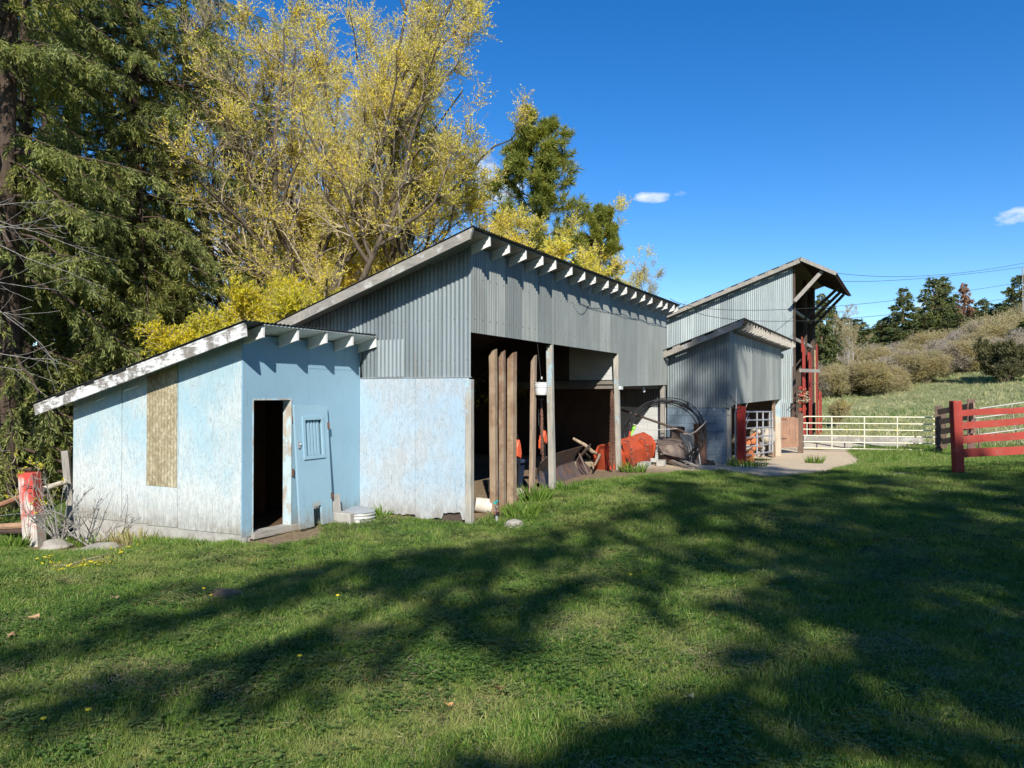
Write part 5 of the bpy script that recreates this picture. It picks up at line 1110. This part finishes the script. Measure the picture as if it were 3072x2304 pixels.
# brush on the hillside
SG = 'leafless brush on the hillside'
def brush(seed, mt): return willow_parts(seed, 3.6, 16, .50, (7, 6, 5), 6, .15, .032, .05, .0, .05, wander=.18, tw=.9, lens=(.6, .5, .5))
bp = {}
brs = []
rb = random.Random(12)
for k in range(34):
    u = 2440+k*19.5+rb.uniform(-10, 10); f = (u-2440)/640.
    row = k % 3; d = 60+row*7+4*f+rb.uniform(-2, 2); hgt = float(np.interp(u, [2440, 2560, 2650, 2780, 2900, 3040], [1128, 1100, 1066, 1025, 1008, 960]))+(62, 30, 0)[row]+rb.uniform(-8, 12)
    brs.append((u, d, hgt, 'm' if rb.random() < .38 else 'o', row))
words = ['front row', 'middle row', 'back row']
for i, (u, d, hh, kind, row) in enumerate(brs):
    p = gpos(u, d, -.1); near = 'barn' if u < 2560 else ('gate' if u < 2800 else ('fence' if u < 2950 else 'edge'))
    lab = '%s brush clump in the %s %s' % ('mauve grey' if kind == 'm' else 'olive', words[row], {'barn': 'beside the hay barn', 'gate': 'above the yellow gate', 'fence': 'above the red fence post', 'edge': 'by the right picture edge'}[near])
    if kind not in bp:
        o = place_tree('brush_shrub', lab, 'shrub', p, brush(60 if kind == 'm' else 61, 0), (BKt if kind == 'o' else BKg, MBm if kind == 'm' else MBr), SG, rz=i, fname='twigs'); bp[kind] = o
    else: o = copy_tree(bp[kind], p); o['label'] = lab
    hh = max(2.2, at(u, hh, d=d)[2]-p[2]); s_ = hh/3.4; o.rotation_euler.z = i*1.7; w_ = max(s_, .8)*RNG.uniform(.9, 1.5); o.scale = (w_, w_*RNG.uniform(.8, 1.2), s_)
place_tree('dark_shrub', 'large dark shaded shrub above the red fence at the right edge', 'shrub', gpos(3015, 56, -.2), willow_parts(91, 3.3, 14, .6, (7, 6, 5), 10, .14, .05, .07, 0, .07, tw=.4), (BKw, leafmat('dark_shrub_leaves', (.05, .055, .028), (.09, .095, .045), (.14, .14, .065), .2)), None)
place_tree('dry_bush', 'small brown dry bush in the meadow behind the yellow gate', 'bush', gpos(2512, 44, 0), willow_parts(92, 1.5, 10, .6, (5, 4, 3), 6, .10, .02, .03, 0, .1, tw=.2), (BKt, MBr), None)
for k, u in enumerate((2528, 2540, 2556)):
    place_tree('aspen_sapling', 'bare white aspen stem number %s from the hay barn in front of conifers' % ('first', 'second', 'third')[k], 'sapling', gpos(u, 66+k, 0), willow_parts(94+k, 6.2, 3, .15, (6, 5, 3), 3, .1, .03, .07, 0, .15, tw=.3), (bark('aspen_bark', (.55, .52, .47), 3), MBr), 'aspen saplings', rz=k)
# dead bush, twig, weeds by the shed
place_tree('dead_bush', 'grey leafless bush tangled round the leaning red post', 'bush', (6.85, 10.95, -.2), willow_parts(70, 1.15, 11, .75, (3, 2, 2), 0, .02, .004, .035, .0, .05, tw=0, wander=.2, lens=(.55, .5, .5)), (BKg, MBg), None)
place_tree('dead_bush', 'arching dead twigs spread against the pale blue wall', 'bush', (7.05, 10.45, -.25), willow_parts(73, 1.2, 5, 1.5, (3, 3, 2), 0, .02, .004, .035, .0, -.07, tw=0, wander=.2), (BKg, MBg), None)
place_tree('green_sprig', 'small leafy green shoot behind the red post top', 'plant', (6.72, 11.5, -.2), willow_parts(75, 1.25, 3, .22, (3, 3, 2), 4, .035, .02, .012, .0, .12, tw=0), (BKt, MWy), None)
def tuftplant(c, n, h, spread, lab, mt, name='grass_clump', cat='grass clump', w=.012, seed=0):
    rng = np.random.default_rng(seed); a = rng.uniform(0, 2*np.pi, n); rr = rng.random(n)**.5*spread
    P0 = np.stack([rr*np.cos(a), rr*np.sin(a), np.zeros(n)], -1); D0 = np.stack([np.cos(a)*rng.uniform(.05, .7, n), np.sin(a)*rng.uniform(.05, .7, n), np.ones(n)], -1)
    P = grow(P0, D0, h*rng.uniform(.5, 1.1, n), 5, -.10, .05, rng); sd = nrmz(np.cross(P[:, 1]-P[:, 0], rng.normal(size=(n, 3))))[:, None]; wd = (w*np.array([.8, 1, .8, .5, .05]))[None, :, None]
    V = np.stack([P-sd*wd, P+sd*wd], 2).reshape(-1, 3); I = np.arange(n*10).reshape(n, 5, 2); Fq = np.stack([I[:, :-1, 0], I[:, :-1, 1], I[:, 1:, 1], I[:, 1:, 0]], -1).reshape(-1, 4)
    o = mesh_obj(name, (V, Fq), mt); o.location = (c[0], c[1], float(gz(c[0], c[1]))-.02); return tag(o, lab, cat)
MG1 = leafmat('clump_blades', (.06, .12, .02), (.10, .19, .03), (.17, .26, .05), .3)
MG2 = leafmat('dry_blades', (.22, .20, .10), (.32, .28, .15), (.20, .24, .07), .25)
tuftplant((9.80, 7.42), 22, .24, .08, 'green iris like leaf clump right of the corrugated ring', MG1, 'iris_clump', 'plant', .016, 1)
tuftplant((11.45, 5.55), 130, .34, .20, 'tall grass clump at the foot of the three timbers', MG1, seed=2)
tuftplant((12.95, 5.62), 90, .24, .18, 'grass clump at the foot of the first blue post', MG1, seed=3)
tuftplant((16.3, 5.5), 120, .26, .28, 'grass clump at the foot of the second blue post', MG1, seed=4)
tuftplant((10.6, 5.35), 110, .26, .3, 'grass fringe before the leftmost timber', MG1, seed=5)
tuftplant((25.0, 2.7), 90, .3, .25, 'small grass clump growing in the dirt driveway', MG1, seed=6)
tuftplant((19.7, 3.7), 160, .22, .5, 'dark grass clump before the red gatepost', MG1, seed=7)
for k, (x, y, n, h, mt, lab) in enumerate(((7.2, 9.75, 60, .24, MG2, 'dry straw clump at the middle of the pale blue wall foot'), (7.22, 10.25, 60, .24, MG2, 'straw clump under the arching dead twigs'), (7.15, 9.35, 30, .16, MG1, 'green weed clump below the tan window strip'), (7.0, 10.75, 60, .2, MG1, 'green weed clump between dead bush and blue wall'), (6.55, 11.6, 80, .25, MG1, 'green weed clump left of the red post foot'))): tuftplant((x, y), n, h, .22, lab, mt, seed=20+k)
tg = at(*s6(400, 1590), z=-.03); pts = [at(*s6(a, b), z=-.03+dz) for a, b, dz in ((400, 1590, .0), (560, 1570, .03), (720, 1575, .05), (880, 1520, .06), (1050, 1480, .06), (1180, 1430, .04), (1300, 1390, .02))]
tw = thing('fallen_branch', 'fallen yellow leaved willow branch lying on the lawn before the blue shed', 'branch', tg)
m = MB(); m.tube(pts, [.004, .006, .008, .008, .007, .005, .003], 5); m.tube([pts[2], at(*s6(850, 1560), z=.0), at(*s6(1080, 1500), z=.02), at(*s6(1150, 1560), z=0)], .004, 5); m.build('stem', BKt, tw)
rng = np.random.default_rng(2); Cn = []
for (a, b) in ((590, 1580), (530, 1530), (780, 1600), (830, 1590), (1020, 1570), (1100, 1570), (1290, 1430), (1400, 1400), (640, 1640), (980, 1590)):
    c = at(*s6(a, b), z=.0); Cn.append(c+rng.normal(size=(13, 3))*np.array([.05, .05, .02])+[0, 0, .03])
Cn = np.concatenate(Cn); lo = mesh_obj('leaves', leaves(Cn, rng.normal(size=Cn.shape)*[1, 1, .4], .05, .016, rng), leafmat('yellow_leaflets', (.55, .45, .02), (.62, .52, .03), (.7, .6, .05), .3), tw); lo.location = tuple(-float(q) for q in tw.location)
# bare branches reaching in at the far left
bt_ = thing('bare_branch_tree', 'pale leafless tree reaching in from the left picture edge', 'tree', gpos(-190, 11.5))
rng = np.random.default_rng(4); tp = gpos(-190, 11.5)
zt_ = np.linspace(-.3, 8, 10); tr_ = tubes(np.stack([zt_*0, zt_*0, zt_], -1)[None], (.16*(1-.8*zt_/9))[None], 9)
nb = 11; P0 = np.stack([np.zeros(nb), np.zeros(nb), rng.uniform(2.6, 5.2, nb)], -1); dd = rt*1.0+fh*0.15
D0 = np.tile(dd, (nb, 1))+rng.normal(size=(nb, 3))*[.3, .3, .25]; Pb = grow(P0, D0, rng.uniform(1.3, 2.7, nb), 9, -.04, .10, rng)
a1 = tubes(Pb, (.011*(1-.75*np.linspace(0, 1, 9)))[None]*np.ones((nb, 1)), 5); S_, D_, t_ = children(Pb, 5, .25, .95, .6, rng); P2 = grow(S_, D_, rng.uniform(.3, .8, len(S_)), 6, .06, .14, rng); a2 = tubes(P2, np.full((len(P2), 6), .0035), 4)
mesh_obj('trunk', tr_, BKg, bt_, True); mesh_obj('branches', join([a1, a2]), BKg, bt_)
# brushy dark understory behind the shed: individual leafless bushes
for k, (u, d, h) in enumerate(((-20, 21, 2.6), (110, 22, 3.0), (180, 18, 2.2), (260, 24, 3.4), (20, 26, 3.6), (440, 23, 3.4), (560, 22, 3.2), (640, 27, 3.6))):
    place_tree('understory_bush', 'dark twiggy bush under the firs, %s' % ('left of the first trunk', 'between the two left trunks', 'behind the red post', 'behind the low eave', 'deep behind the second trunk', 'behind the blue roof slope', 'left of the lime bush', 'deepest behind the lime bush')[k], 'bush', gpos(u, d, 0), willow_parts(150+k, h, 9, .7, (6, 5, 4), 7, .08, .035, .05, 0, .08, tw=.3), (BK, MF if k % 2 else MBr), 'understory bushes')
# trees standing behind the viewpoint, whose shade falls over the lawn
SU = np.array([math.sqrt(.5), 0, 0]); su = np.array([SUN.x, SUN.y]); su /= np.linalg.norm(su); sv = np.array([-su[1], su[0]]); tanE = math.tan(EL)
def sq(s, q): p = su*s+sv*q; return p
def limb(tree_s, tree_q, pts):
    "bough whose points are (shadow s, shadow q, own s) relative to the tree"
    t = np.linspace(0, 1, len(pts)); base = sq(tree_s, tree_q); out = []
    for (s, q, so_) in pts:
        h = (s-so_)*tanE; p = sq(so_, q); out.append([p[0]-base[0], p[1]-base[1], h])
    out = np.array(out); tt = np.linspace(0, 1, 9); return np.stack([np.interp(tt, t, out[:, k]) for k in range(3)], -1)
TS, TQ = -14., -4.0
ex = [limb(TS, TQ, [(9.0, -4.0, -14), (8.2, -1.3, -13.6), (7.4, 0, -13.3), (6.5, 1.2, -13.1), (5.3, 3.1, -13)]),
      limb(TS, TQ, [(10.8, -4., -14), (10., -1.2, -13.6), (9.2, .4, -13.4), (8.2, 1.8, -13.2), (6.1, 3.7, -13)]),
      limb(TS, TQ, [(12.4, -4., -14), (11.2, -1.6, -13.5), (10.4, -.5, -13.3), (9.6, .9, -13.2), (8.5, 2.9, -13)]),
      limb(TS, TQ, [(6.2, -4., -14), (5.4, -2., -13.6), (4.8, -.9, -13.4), (4.1, .2, -13.2), (3.0, 1.4, -13)])]
sh = [(TS, TQ, 20.6, 3.3, 8.0, 125, ex, 12), (-17, -5.4, 22.0, 4.4, 6., 125, (), 10), (-14, -6.9, 29.0, 3.5, 7, 190, (), 12), (-12, -10.0, 20.4, 3.8, 5, 170, (), 12), (-11, -13.6, 20.6, 4.2, 4, 170, (), 11), (-10, -17.6, 21.5, 4.6, 3, 170, (), 10), (-20, -9, 23., 4., 4, 150, (), 10), (-8, -22, 21, 5, 3, 150, (), 9), (-19, -13, 24., 4.5, 4, 150, (), 10)]
slab_ = ['nearest', 'second', 'tallest', 'third', 'fourth', 'fifth', 'rearmost', 'last', 'eighth']
for k, (s_, q_, H, Rr, z0, nb, e_, el_) in enumerate(sh):
    p = sq(s_, q_); tf = fir_parts(300+k, H, Rr, z0, nb, 5, el_, .34, .12, .28, .40, .62, extra=e_)
    place_tree('fir_tree', '%s fir of the row behind the viewer that shades the lawn' % slab_[k], 'fir tree', (p[0], p[1], -.2), tf, (BK, MF2), 'firs behind the viewer')
# ------------------------------------------------------------------ power lines and pole
def wire(name, pts, lab):
    P = [at(u, v, d=d) for u, v, d in pts]; n = len(P); m = MB(); xs_ = np.arange(n); tt = np.linspace(0, n-1, 40); c = [np.polyfit(xs_, [p[k] for p in P], min(2, n-1)) for k in range(3)]
    m.tube([[np.polyval(c[k], t) for k in range(3)] for t in tt], .011, 5); return tag(m.build(name, 'cable'), lab, 'power line', 'power lines over the hay barn')
wire('power_line', [(2405, 800, 35.2), (2740, 829, 42), (3072, 789, 50)], 'uppermost wire running from the hay barn hood to the right edge')
wire('power_line', [(2405, 818, 35.2), (2640, 843, 40), (3072, 801, 50)], 'second wire just under the uppermost one')
wire('power_line', [(2010, 895, 30), (2450, 923, 34.5), (3072, 845, 50)], 'third wire crossing the pale hay barn wall')
wire('power_line', [(2060, 925, 30), (2500, 958, 34.8), (3072, 886, 50)], 'lowest wire crossing the pale hay barn wall')
p = at(3071, 1180, d=75); m = MB(); tp = at(3071, 803, d=75); m.tube([(p[0], p[1], 1.0), (p[0], p[1], tp[2])], [.07, .045], 10); tag(m.build('utility_pole', 'greywood', smooth=True), 'thin utility pole at the right picture edge', 'pole')
# ------------------------------------------------------------------ GRASS
def tuft_mesh(name, n, rad, h, w, seed, mt):
    rng = np.random.default_rng(seed); a = rng.uniform(0, 2*np.pi, n); rr = rng.random(n)**.5*rad; b = rng.uniform(0, 2*np.pi, n); ln = rng.uniform(.1, .9, n)
    P0 = np.stack([rr*np.cos(a), rr*np.sin(a), np.full(n, -.01)], -1); D0 = np.stack([np.cos(b)*ln, np.sin(b)*ln, np.ones(n)], -1)
    P = grow(P0, D0, h*rng.uniform(.45, 1.15, n), 4, -.16, .06, rng); sd = nrmz(np.cross(P[:, 1]-P[:, 0], rng.normal(size=(n, 3))))[:, None]; wd = (w*np.array([.8, 1, .75, .06]))[None, :, None]*rng.uniform(.7, 1.2, (n, 1, 1))
    V = np.stack([P-sd*wd, P+sd*wd], 2).reshape(-1, 3); I = np.arange(n*8).reshape(n, 4, 2); Fq = np.stack([I[:, :-1, 0], I[:, :-1, 1], I[:, 1:, 1], I[:, 1:, 0]], -1).reshape(-1, 4)
    me = np_mesh(name, V, Fq, mt); return bpy.data.objects.new(name, me)
def grassmat(name, stops, dry, dryamt):
    b = NB(name); g = b.N.new('ShaderNodeNewGeometry'); oi = b.N.new('ShaderNodeObjectInfo')
    col = b.ramp(g.outputs['Random Per Island'], stops)
    w = b.co((1, 1, 1), 'World'); n1 = b.noise(w, .55, 5, .65); n2 = b.noise(w, 2.6, 4, .6)
    k = b.math('ADD', b.math('MULTIPLY', n1, .55), b.math('MULTIPLY', n2, .45))
    col = b.mix(b.math('MULTIPLY', b.step(k, .46, .66), dryamt), col, dry); col = b.mix(b.step(k, .50, .30), col, b.mix(1., col, (.62, .80, .75), 'MULTIPLY'))
    r = b.ramp(oi.outputs['Random'], [(0, (.75, .8, .8)), (1, (1.25, 1.18, 1.1))]); col = b.mix(1., col, r, 'MULTIPLY')
    b.out(col, .55, 0, .3)
    tr = b.N.new('ShaderNodeBsdfTranslucent'); b.L.new(b.mix(1., col, (1.3, 1.4, .6), 'MULTIPLY'), tr.inputs[0]); ms = b.N.new('ShaderNodeMixShader'); ms.inputs[0].default_value = .3
    b.L.new(b.bsdf.outputs[0], ms.inputs[1]); b.L.new(tr.outputs[0], ms.inputs[2]); b.L.new(ms.outputs[0], b.N['Material Output'].inputs['Surface']); return b.m
GM = grassmat('lawn_blades', [(0, (.052, .122, .018)), (.45, (.112, .215, .030)), (.8, (.195, .290, .050)), (1, (.38, .38, .15))], (.30, .31, .11), .8)
GM2 = grassmat('meadow_blades', [(0, (.19, .23, .09)), (.5, (.33, .35, .17)), (1, (.60, .54, .36))], (.54, .49, .32), .85)
def scatter(name, P, sc_v, src, label, cat):
    "one object of grass: a point cloud mesh whose points carry tufts"
    me = bpy.data.meshes.new(name); me.vertices.add(len(P)); me.vertices.foreach_set('co', P.astype(np.float32).ravel())
    for nm, dt, v in (('scl', 'FLOAT', sc_v), ('rz', 'FLOAT', RNG.uniform(0, 6.28, len(P)))):
        a = me.attributes.new(nm, dt, 'POINT'); a.data.foreach_set('value', v.astype(np.float32))
    o = bpy.data.objects.new(name, me); COL.objects.link(o)
    cl_ = bpy.data.collections.new(name+'_tufts')
    for s_ in src: cl_.objects.link(s_)
    ng = bpy.data.node_groups.new(name, 'GeometryNodeTree'); ng.interface.new_socket('Geometry', in_out='INPUT', socket_type='NodeSocketGeometry'); ng.interface.new_socket('Geometry', in_out='OUTPUT', socket_type='NodeSocketGeometry')
    n = ng.nodes; gi = n.new('NodeGroupInput'); go = n.new('NodeGroupOutput'); ip = n.new('GeometryNodeInstanceOnPoints'); ci = n.new('GeometryNodeCollectionInfo'); mp_ = n.new('GeometryNodeMeshToPoints')
    ci.inputs['Collection'].default_value = cl_; ci.inputs['Separate Children'].default_value = True; ci.inputs['Reset Children'].default_value = True
    ip.inputs['Pick Instance'].default_value = True
    a1 = n.new('GeometryNodeInputNamedAttribute'); a1.data_type = 'FLOAT'; a1.inputs['Name'].default_value = 'scl'
    a2 = n.new('GeometryNodeInputNamedAttribute'); a2.data_type = 'FLOAT'; a2.inputs['Name'].default_value = 'rz'
    cx = n.new('ShaderNodeCombineXYZ'); ng.links.new(a2.outputs['Attribute'], cx.inputs[2])
    ng.links.new(gi.outputs[0], mp_.inputs[0]); ng.links.new(mp_.outputs[0], ip.inputs['Points']); ng.links.new(ci.outputs[0], ip.inputs['Instance']); ng.links.new(cx.outputs[0], ip.inputs['Rotation']); ng.links.new(a1.outputs['Attribute'], ip.inputs['Scale']); ng.links.new(ip.outputs[0], go.inputs[0])
    md = o.modifiers.new('tufts', 'NODES'); md.node_group = ng
    return tag(o, label, cat, kind='stuff')
def wedge(n, d0, d1, pw, marg=.72):
    r = RNG.random(n); d = (d0**(2-pw)+r*(d1**(2-pw)-d0**(2-pw)))**(1/(2-pw)); l = RNG.uniform(-1, 1, n)*(marg*d+.8)
    return fh[0]*d+rt[0]*l, fh[1]*d+rt[1]*l, d
x, y, d = wedge(110000, 3.4, 36, 1.15)
ex_ = RNG.random(30000); dx_ = 3.4+ex_*22; lx_ = RNG.uniform(.70, 1.55, 30000)*dx_*np.where(RNG.random(30000) < .75, 1, -1)
x = np.concatenate([x, fh[0]*dx_+rt[0]*lx_]); y = np.concatenate([y, fh[1]*dx_+rt[1]*lx_]); d = np.concatenate([d, dx_+3])
bld = [[(X0-.02, Y0-.02), (XI, Y0-.02), (XI, 12), (X0, 12)], [(XI-.03, YB+.0), (20.4, YB), (20.4, 12), (XI-.03, 12)], [(20.1, 4.1), (29, 4.1), (29, 12), (20.1, 12)]]
ok = np.ones(len(x), bool)
for P_ in bld: ok &= sdpoly(x, y, P_) > .02
dm = dirtmask(x, y); ok &= RNG.random(len(x)) > dm*1.15; ok &= mead(x, y) < RNG.random(len(x))
thin = ss(.60, .76, fbm(x, y, 1.3, 33)); ok &= RNG.random(len(x)) > thin*.5
x, y, d = x[ok], y[ok], d[ok]
z = gz(x, y)+.012*(vnoise(x, y, 3.1, 9)-.5)
tall = 1+1.0*ss(.62, .82, fbm(x, y, 1.9, 44))*(RNG.random(len(x)) < .5)
nearw = np.minimum.reduce([sdpoly(x, y, P_) for P_ in bld]); tall = tall+.35*(1-ss(.05, .45, nearw))*RNG.random(len(x))
scv = (.72+.50*RNG.random(len(x)))*tall*(1+.028*np.clip(d-5, 0, 18))
far = ss(22, 27, x)*(y < 2.6); scv = scv*(1+1.1*far)
T1 = [tuft_mesh('lawn_tuft', 38, .075, .056, .0018, 50+k, GM) for k in range(5)]
scatter('lawn_grass', np.stack([x, y, z], -1), scv, T1, 'short green lawn grass with darker and drier patches', 'grass')
x, y, d = wedge(26000, 30, 85, 1.2, .75); ok = mead(x, y) > RNG.random(len(x)); ok &= (sdpoly(x, y, [(35.5, 4.3), (45, 4.3), (45, 13), (35.5, 13)]) > .1); ok &= (y < 14)
x, y = x[ok], y[ok]; z = gz(x, y)
T2 = [tuft_mesh('meadow_tuft', 18, .22, .26, .010, 70+k, GM2) for k in range(4)]
scatter('meadow_grass', np.stack([x, y, z], -1), .6+.9*RNG.random(len(x))*(.5+fbm(x, y, .2, 3)), T2, 'pale half dry meadow grass on the hillside', 'grass')
# clover and plantain rosettes in patches
def clover_mesh(k):
    rng = np.random.default_rng(400+k); n = 26; a = rng.uniform(0, 6.28, n); r_ = rng.random(n)**.5*.09; C = np.stack([r_*np.cos(a), r_*np.sin(a), rng.uniform(.012, .04, n)], -1)
    C3 = np.repeat(C, 3, 0); b3 = np.tile([0, 2.09, 4.19], n)+np.repeat(rng.uniform(0, 6, n), 3); D = np.stack([np.cos(b3), np.sin(b3), rng.uniform(.1, .5, 3*n)], -1)
    v, f = leaves(C3, D, .016, .014, rng, flat=.85); return bpy.data.objects.new('clover_tuft', np_mesh('clover_tuft', v, f, GMC))
GMC = grassmat('clover_leaves', [(0, (.045, .10, .018)), (.6, (.085, .165, .03)), (1, (.15, .235, .055))], (.22, .24, .09), .6)
x, y, d = wedge(60000, 3.4, 15, 1.1); ok = (.02+.12*ss(.50, .72, fbm(x, y, 1.1, 61))) > RNG.random(len(x)); ok &= dirtmask(x, y) < .3
for P_ in bld: ok &= sdpoly(x, y, P_) > .1
x, y = x[ok][:2600], y[ok][:2600]; z = gz(x, y)
scatter('clover_patches', np.stack([x, y, z+.012], -1), .8+.7*RNG.random(len(x)), [clover_mesh(k) for k in range(3)], 'low clover patches mixed into the lawn', 'clover')
# dry thatch lying between the blades
def thatch_mesh(k):
    rng = np.random.default_rng(500+k); n = 12; C = np.stack([rng.uniform(-.1, .1, n), rng.uniform(-.1, .1, n), rng.uniform(.005, .032, n)], -1); a = rng.uniform(0, 6.28, n)
    v, f = leaves(C, np.stack([np.cos(a), np.sin(a), rng.uniform(-.25, .35, n)], -1), rng.uniform(.025, .06, n), .003, rng, flat=.6); return bpy.data.objects.new('thatch_tuft', np_mesh('thatch_tuft', v, f, MTH))
MTH = leafmat('thatch', (.20, .17, .085), (.29, .25, .14), (.42, .36, .22), .2)
x, y, d = wedge(40000, 3.4, 14, 1.2); ok = (.05+.5*ss(.52, .78, fbm(x, y, 1.3, 33))) > RNG.random(len(x))
for P_ in bld: ok &= sdpoly(x, y, P_) > .1
x, y = x[ok][:8000], y[ok][:8000]
scatter('dry_thatch', np.stack([x, y, gz(x, y)+.01], -1), .8+.7*RNG.random(len(x)), [thatch_mesh(k) for k in range(3)], 'pale dry thatch scattered between the grass blades', 'thatch')
# fallen leaves and dandelions, each its own
def flat_leaf(u, v, s_, lab, c):
    p = at(u, v, z=.03); p[2] = float(gz(p[0], p[1]))+.055; m = MB(); n = 9; P = [(0, 0, 0)]
    for k in range(n): a = 2*math.pi*k/n; r_ = s_*(1+.45*(k % 2)); P.append((r_*math.cos(a), r_*.7*math.sin(a), .012*math.sin(2*a)+.008*(k % 2)))
    m.poly(P, [(0, 1+k, 1+(k+1) % n) for k in range(n)]); o = m.build('fallen_leaf', plain('dry_leaf_%d' % int(u), c, .8, 0, .2, 30)); o.location = tuple(p); o.rotation_euler = (random.uniform(-.2, .2), random.uniform(-.2, .2), random.uniform(0, 6)); tag(o, lab, 'leaf')
flat_leaf(100, 1862, .045, 'tan dry leaf on the lawn near the left picture edge', (.45, .28, .14)); flat_leaf(35, 1920, .03, 'small brown leaf at the left picture edge', (.30, .17, .09)); flat_leaf(345, 1795, .03, 'pale dry leaf left of the molehill', (.42, .3, .16))
flat_leaf(1497, 2058, .028, 'upright brown leaf in the lower middle lawn', (.32, .14, .07)); flat_leaf(1345, 2108, .026, 'orange brown leaf in the lower middle lawn', (.5, .27, .1)); flat_leaf(2068, 2090, .03, 'pale curled leaf on the shaded lawn', (.5, .42, .2))
for k, (u, v) in enumerate(((632, 1790), (262, 2152), (898, 1975), (1892, 1738), (128, 2182), (610, 1768), (1012, 1792))):
    p = at(u, v, z=.05); dn = thing('dandelion', 'yellow dandelion %s' % ('left of the middle lawn', 'low left on the lawn', 'below the middle lawn shade band', 'in the right shade', 'lowest on the left', 'beside the molehill', 'near the middle of the lawn')[k], 'flower', (p[0], p[1], float(gz(p[0], p[1]))), 'dandelions in the lawn')
    m = MB(); m.tube([(p[0], p[1], dn.location[2]), (p[0]+.005, p[1], dn.location[2]+.075)], .0022, 5); m.build('stem', plain('dandelion_stem%d' % k, (.2, .3, .08)), dn)
    m = MB(); m.lathe((p[0]+.005, p[1], dn.location[2]+.072), [(.004, 0), (.017, .006), (.016, .012), (.001, .016)], 12); m.build('head', plain('dandelion_yellow%d' % k, (.80, .58, .02), .7), dn)
p = at(675, 1778, z=0); M['earth'] = plain('earth', (.15, .105, .065), .95, 0, .35, 20, bmp=.6); rock((p[0], p[1], -.015), (.17, .13, .05), 'low bare earth molehill on the lawn', 'earth', 55, 'molehill')
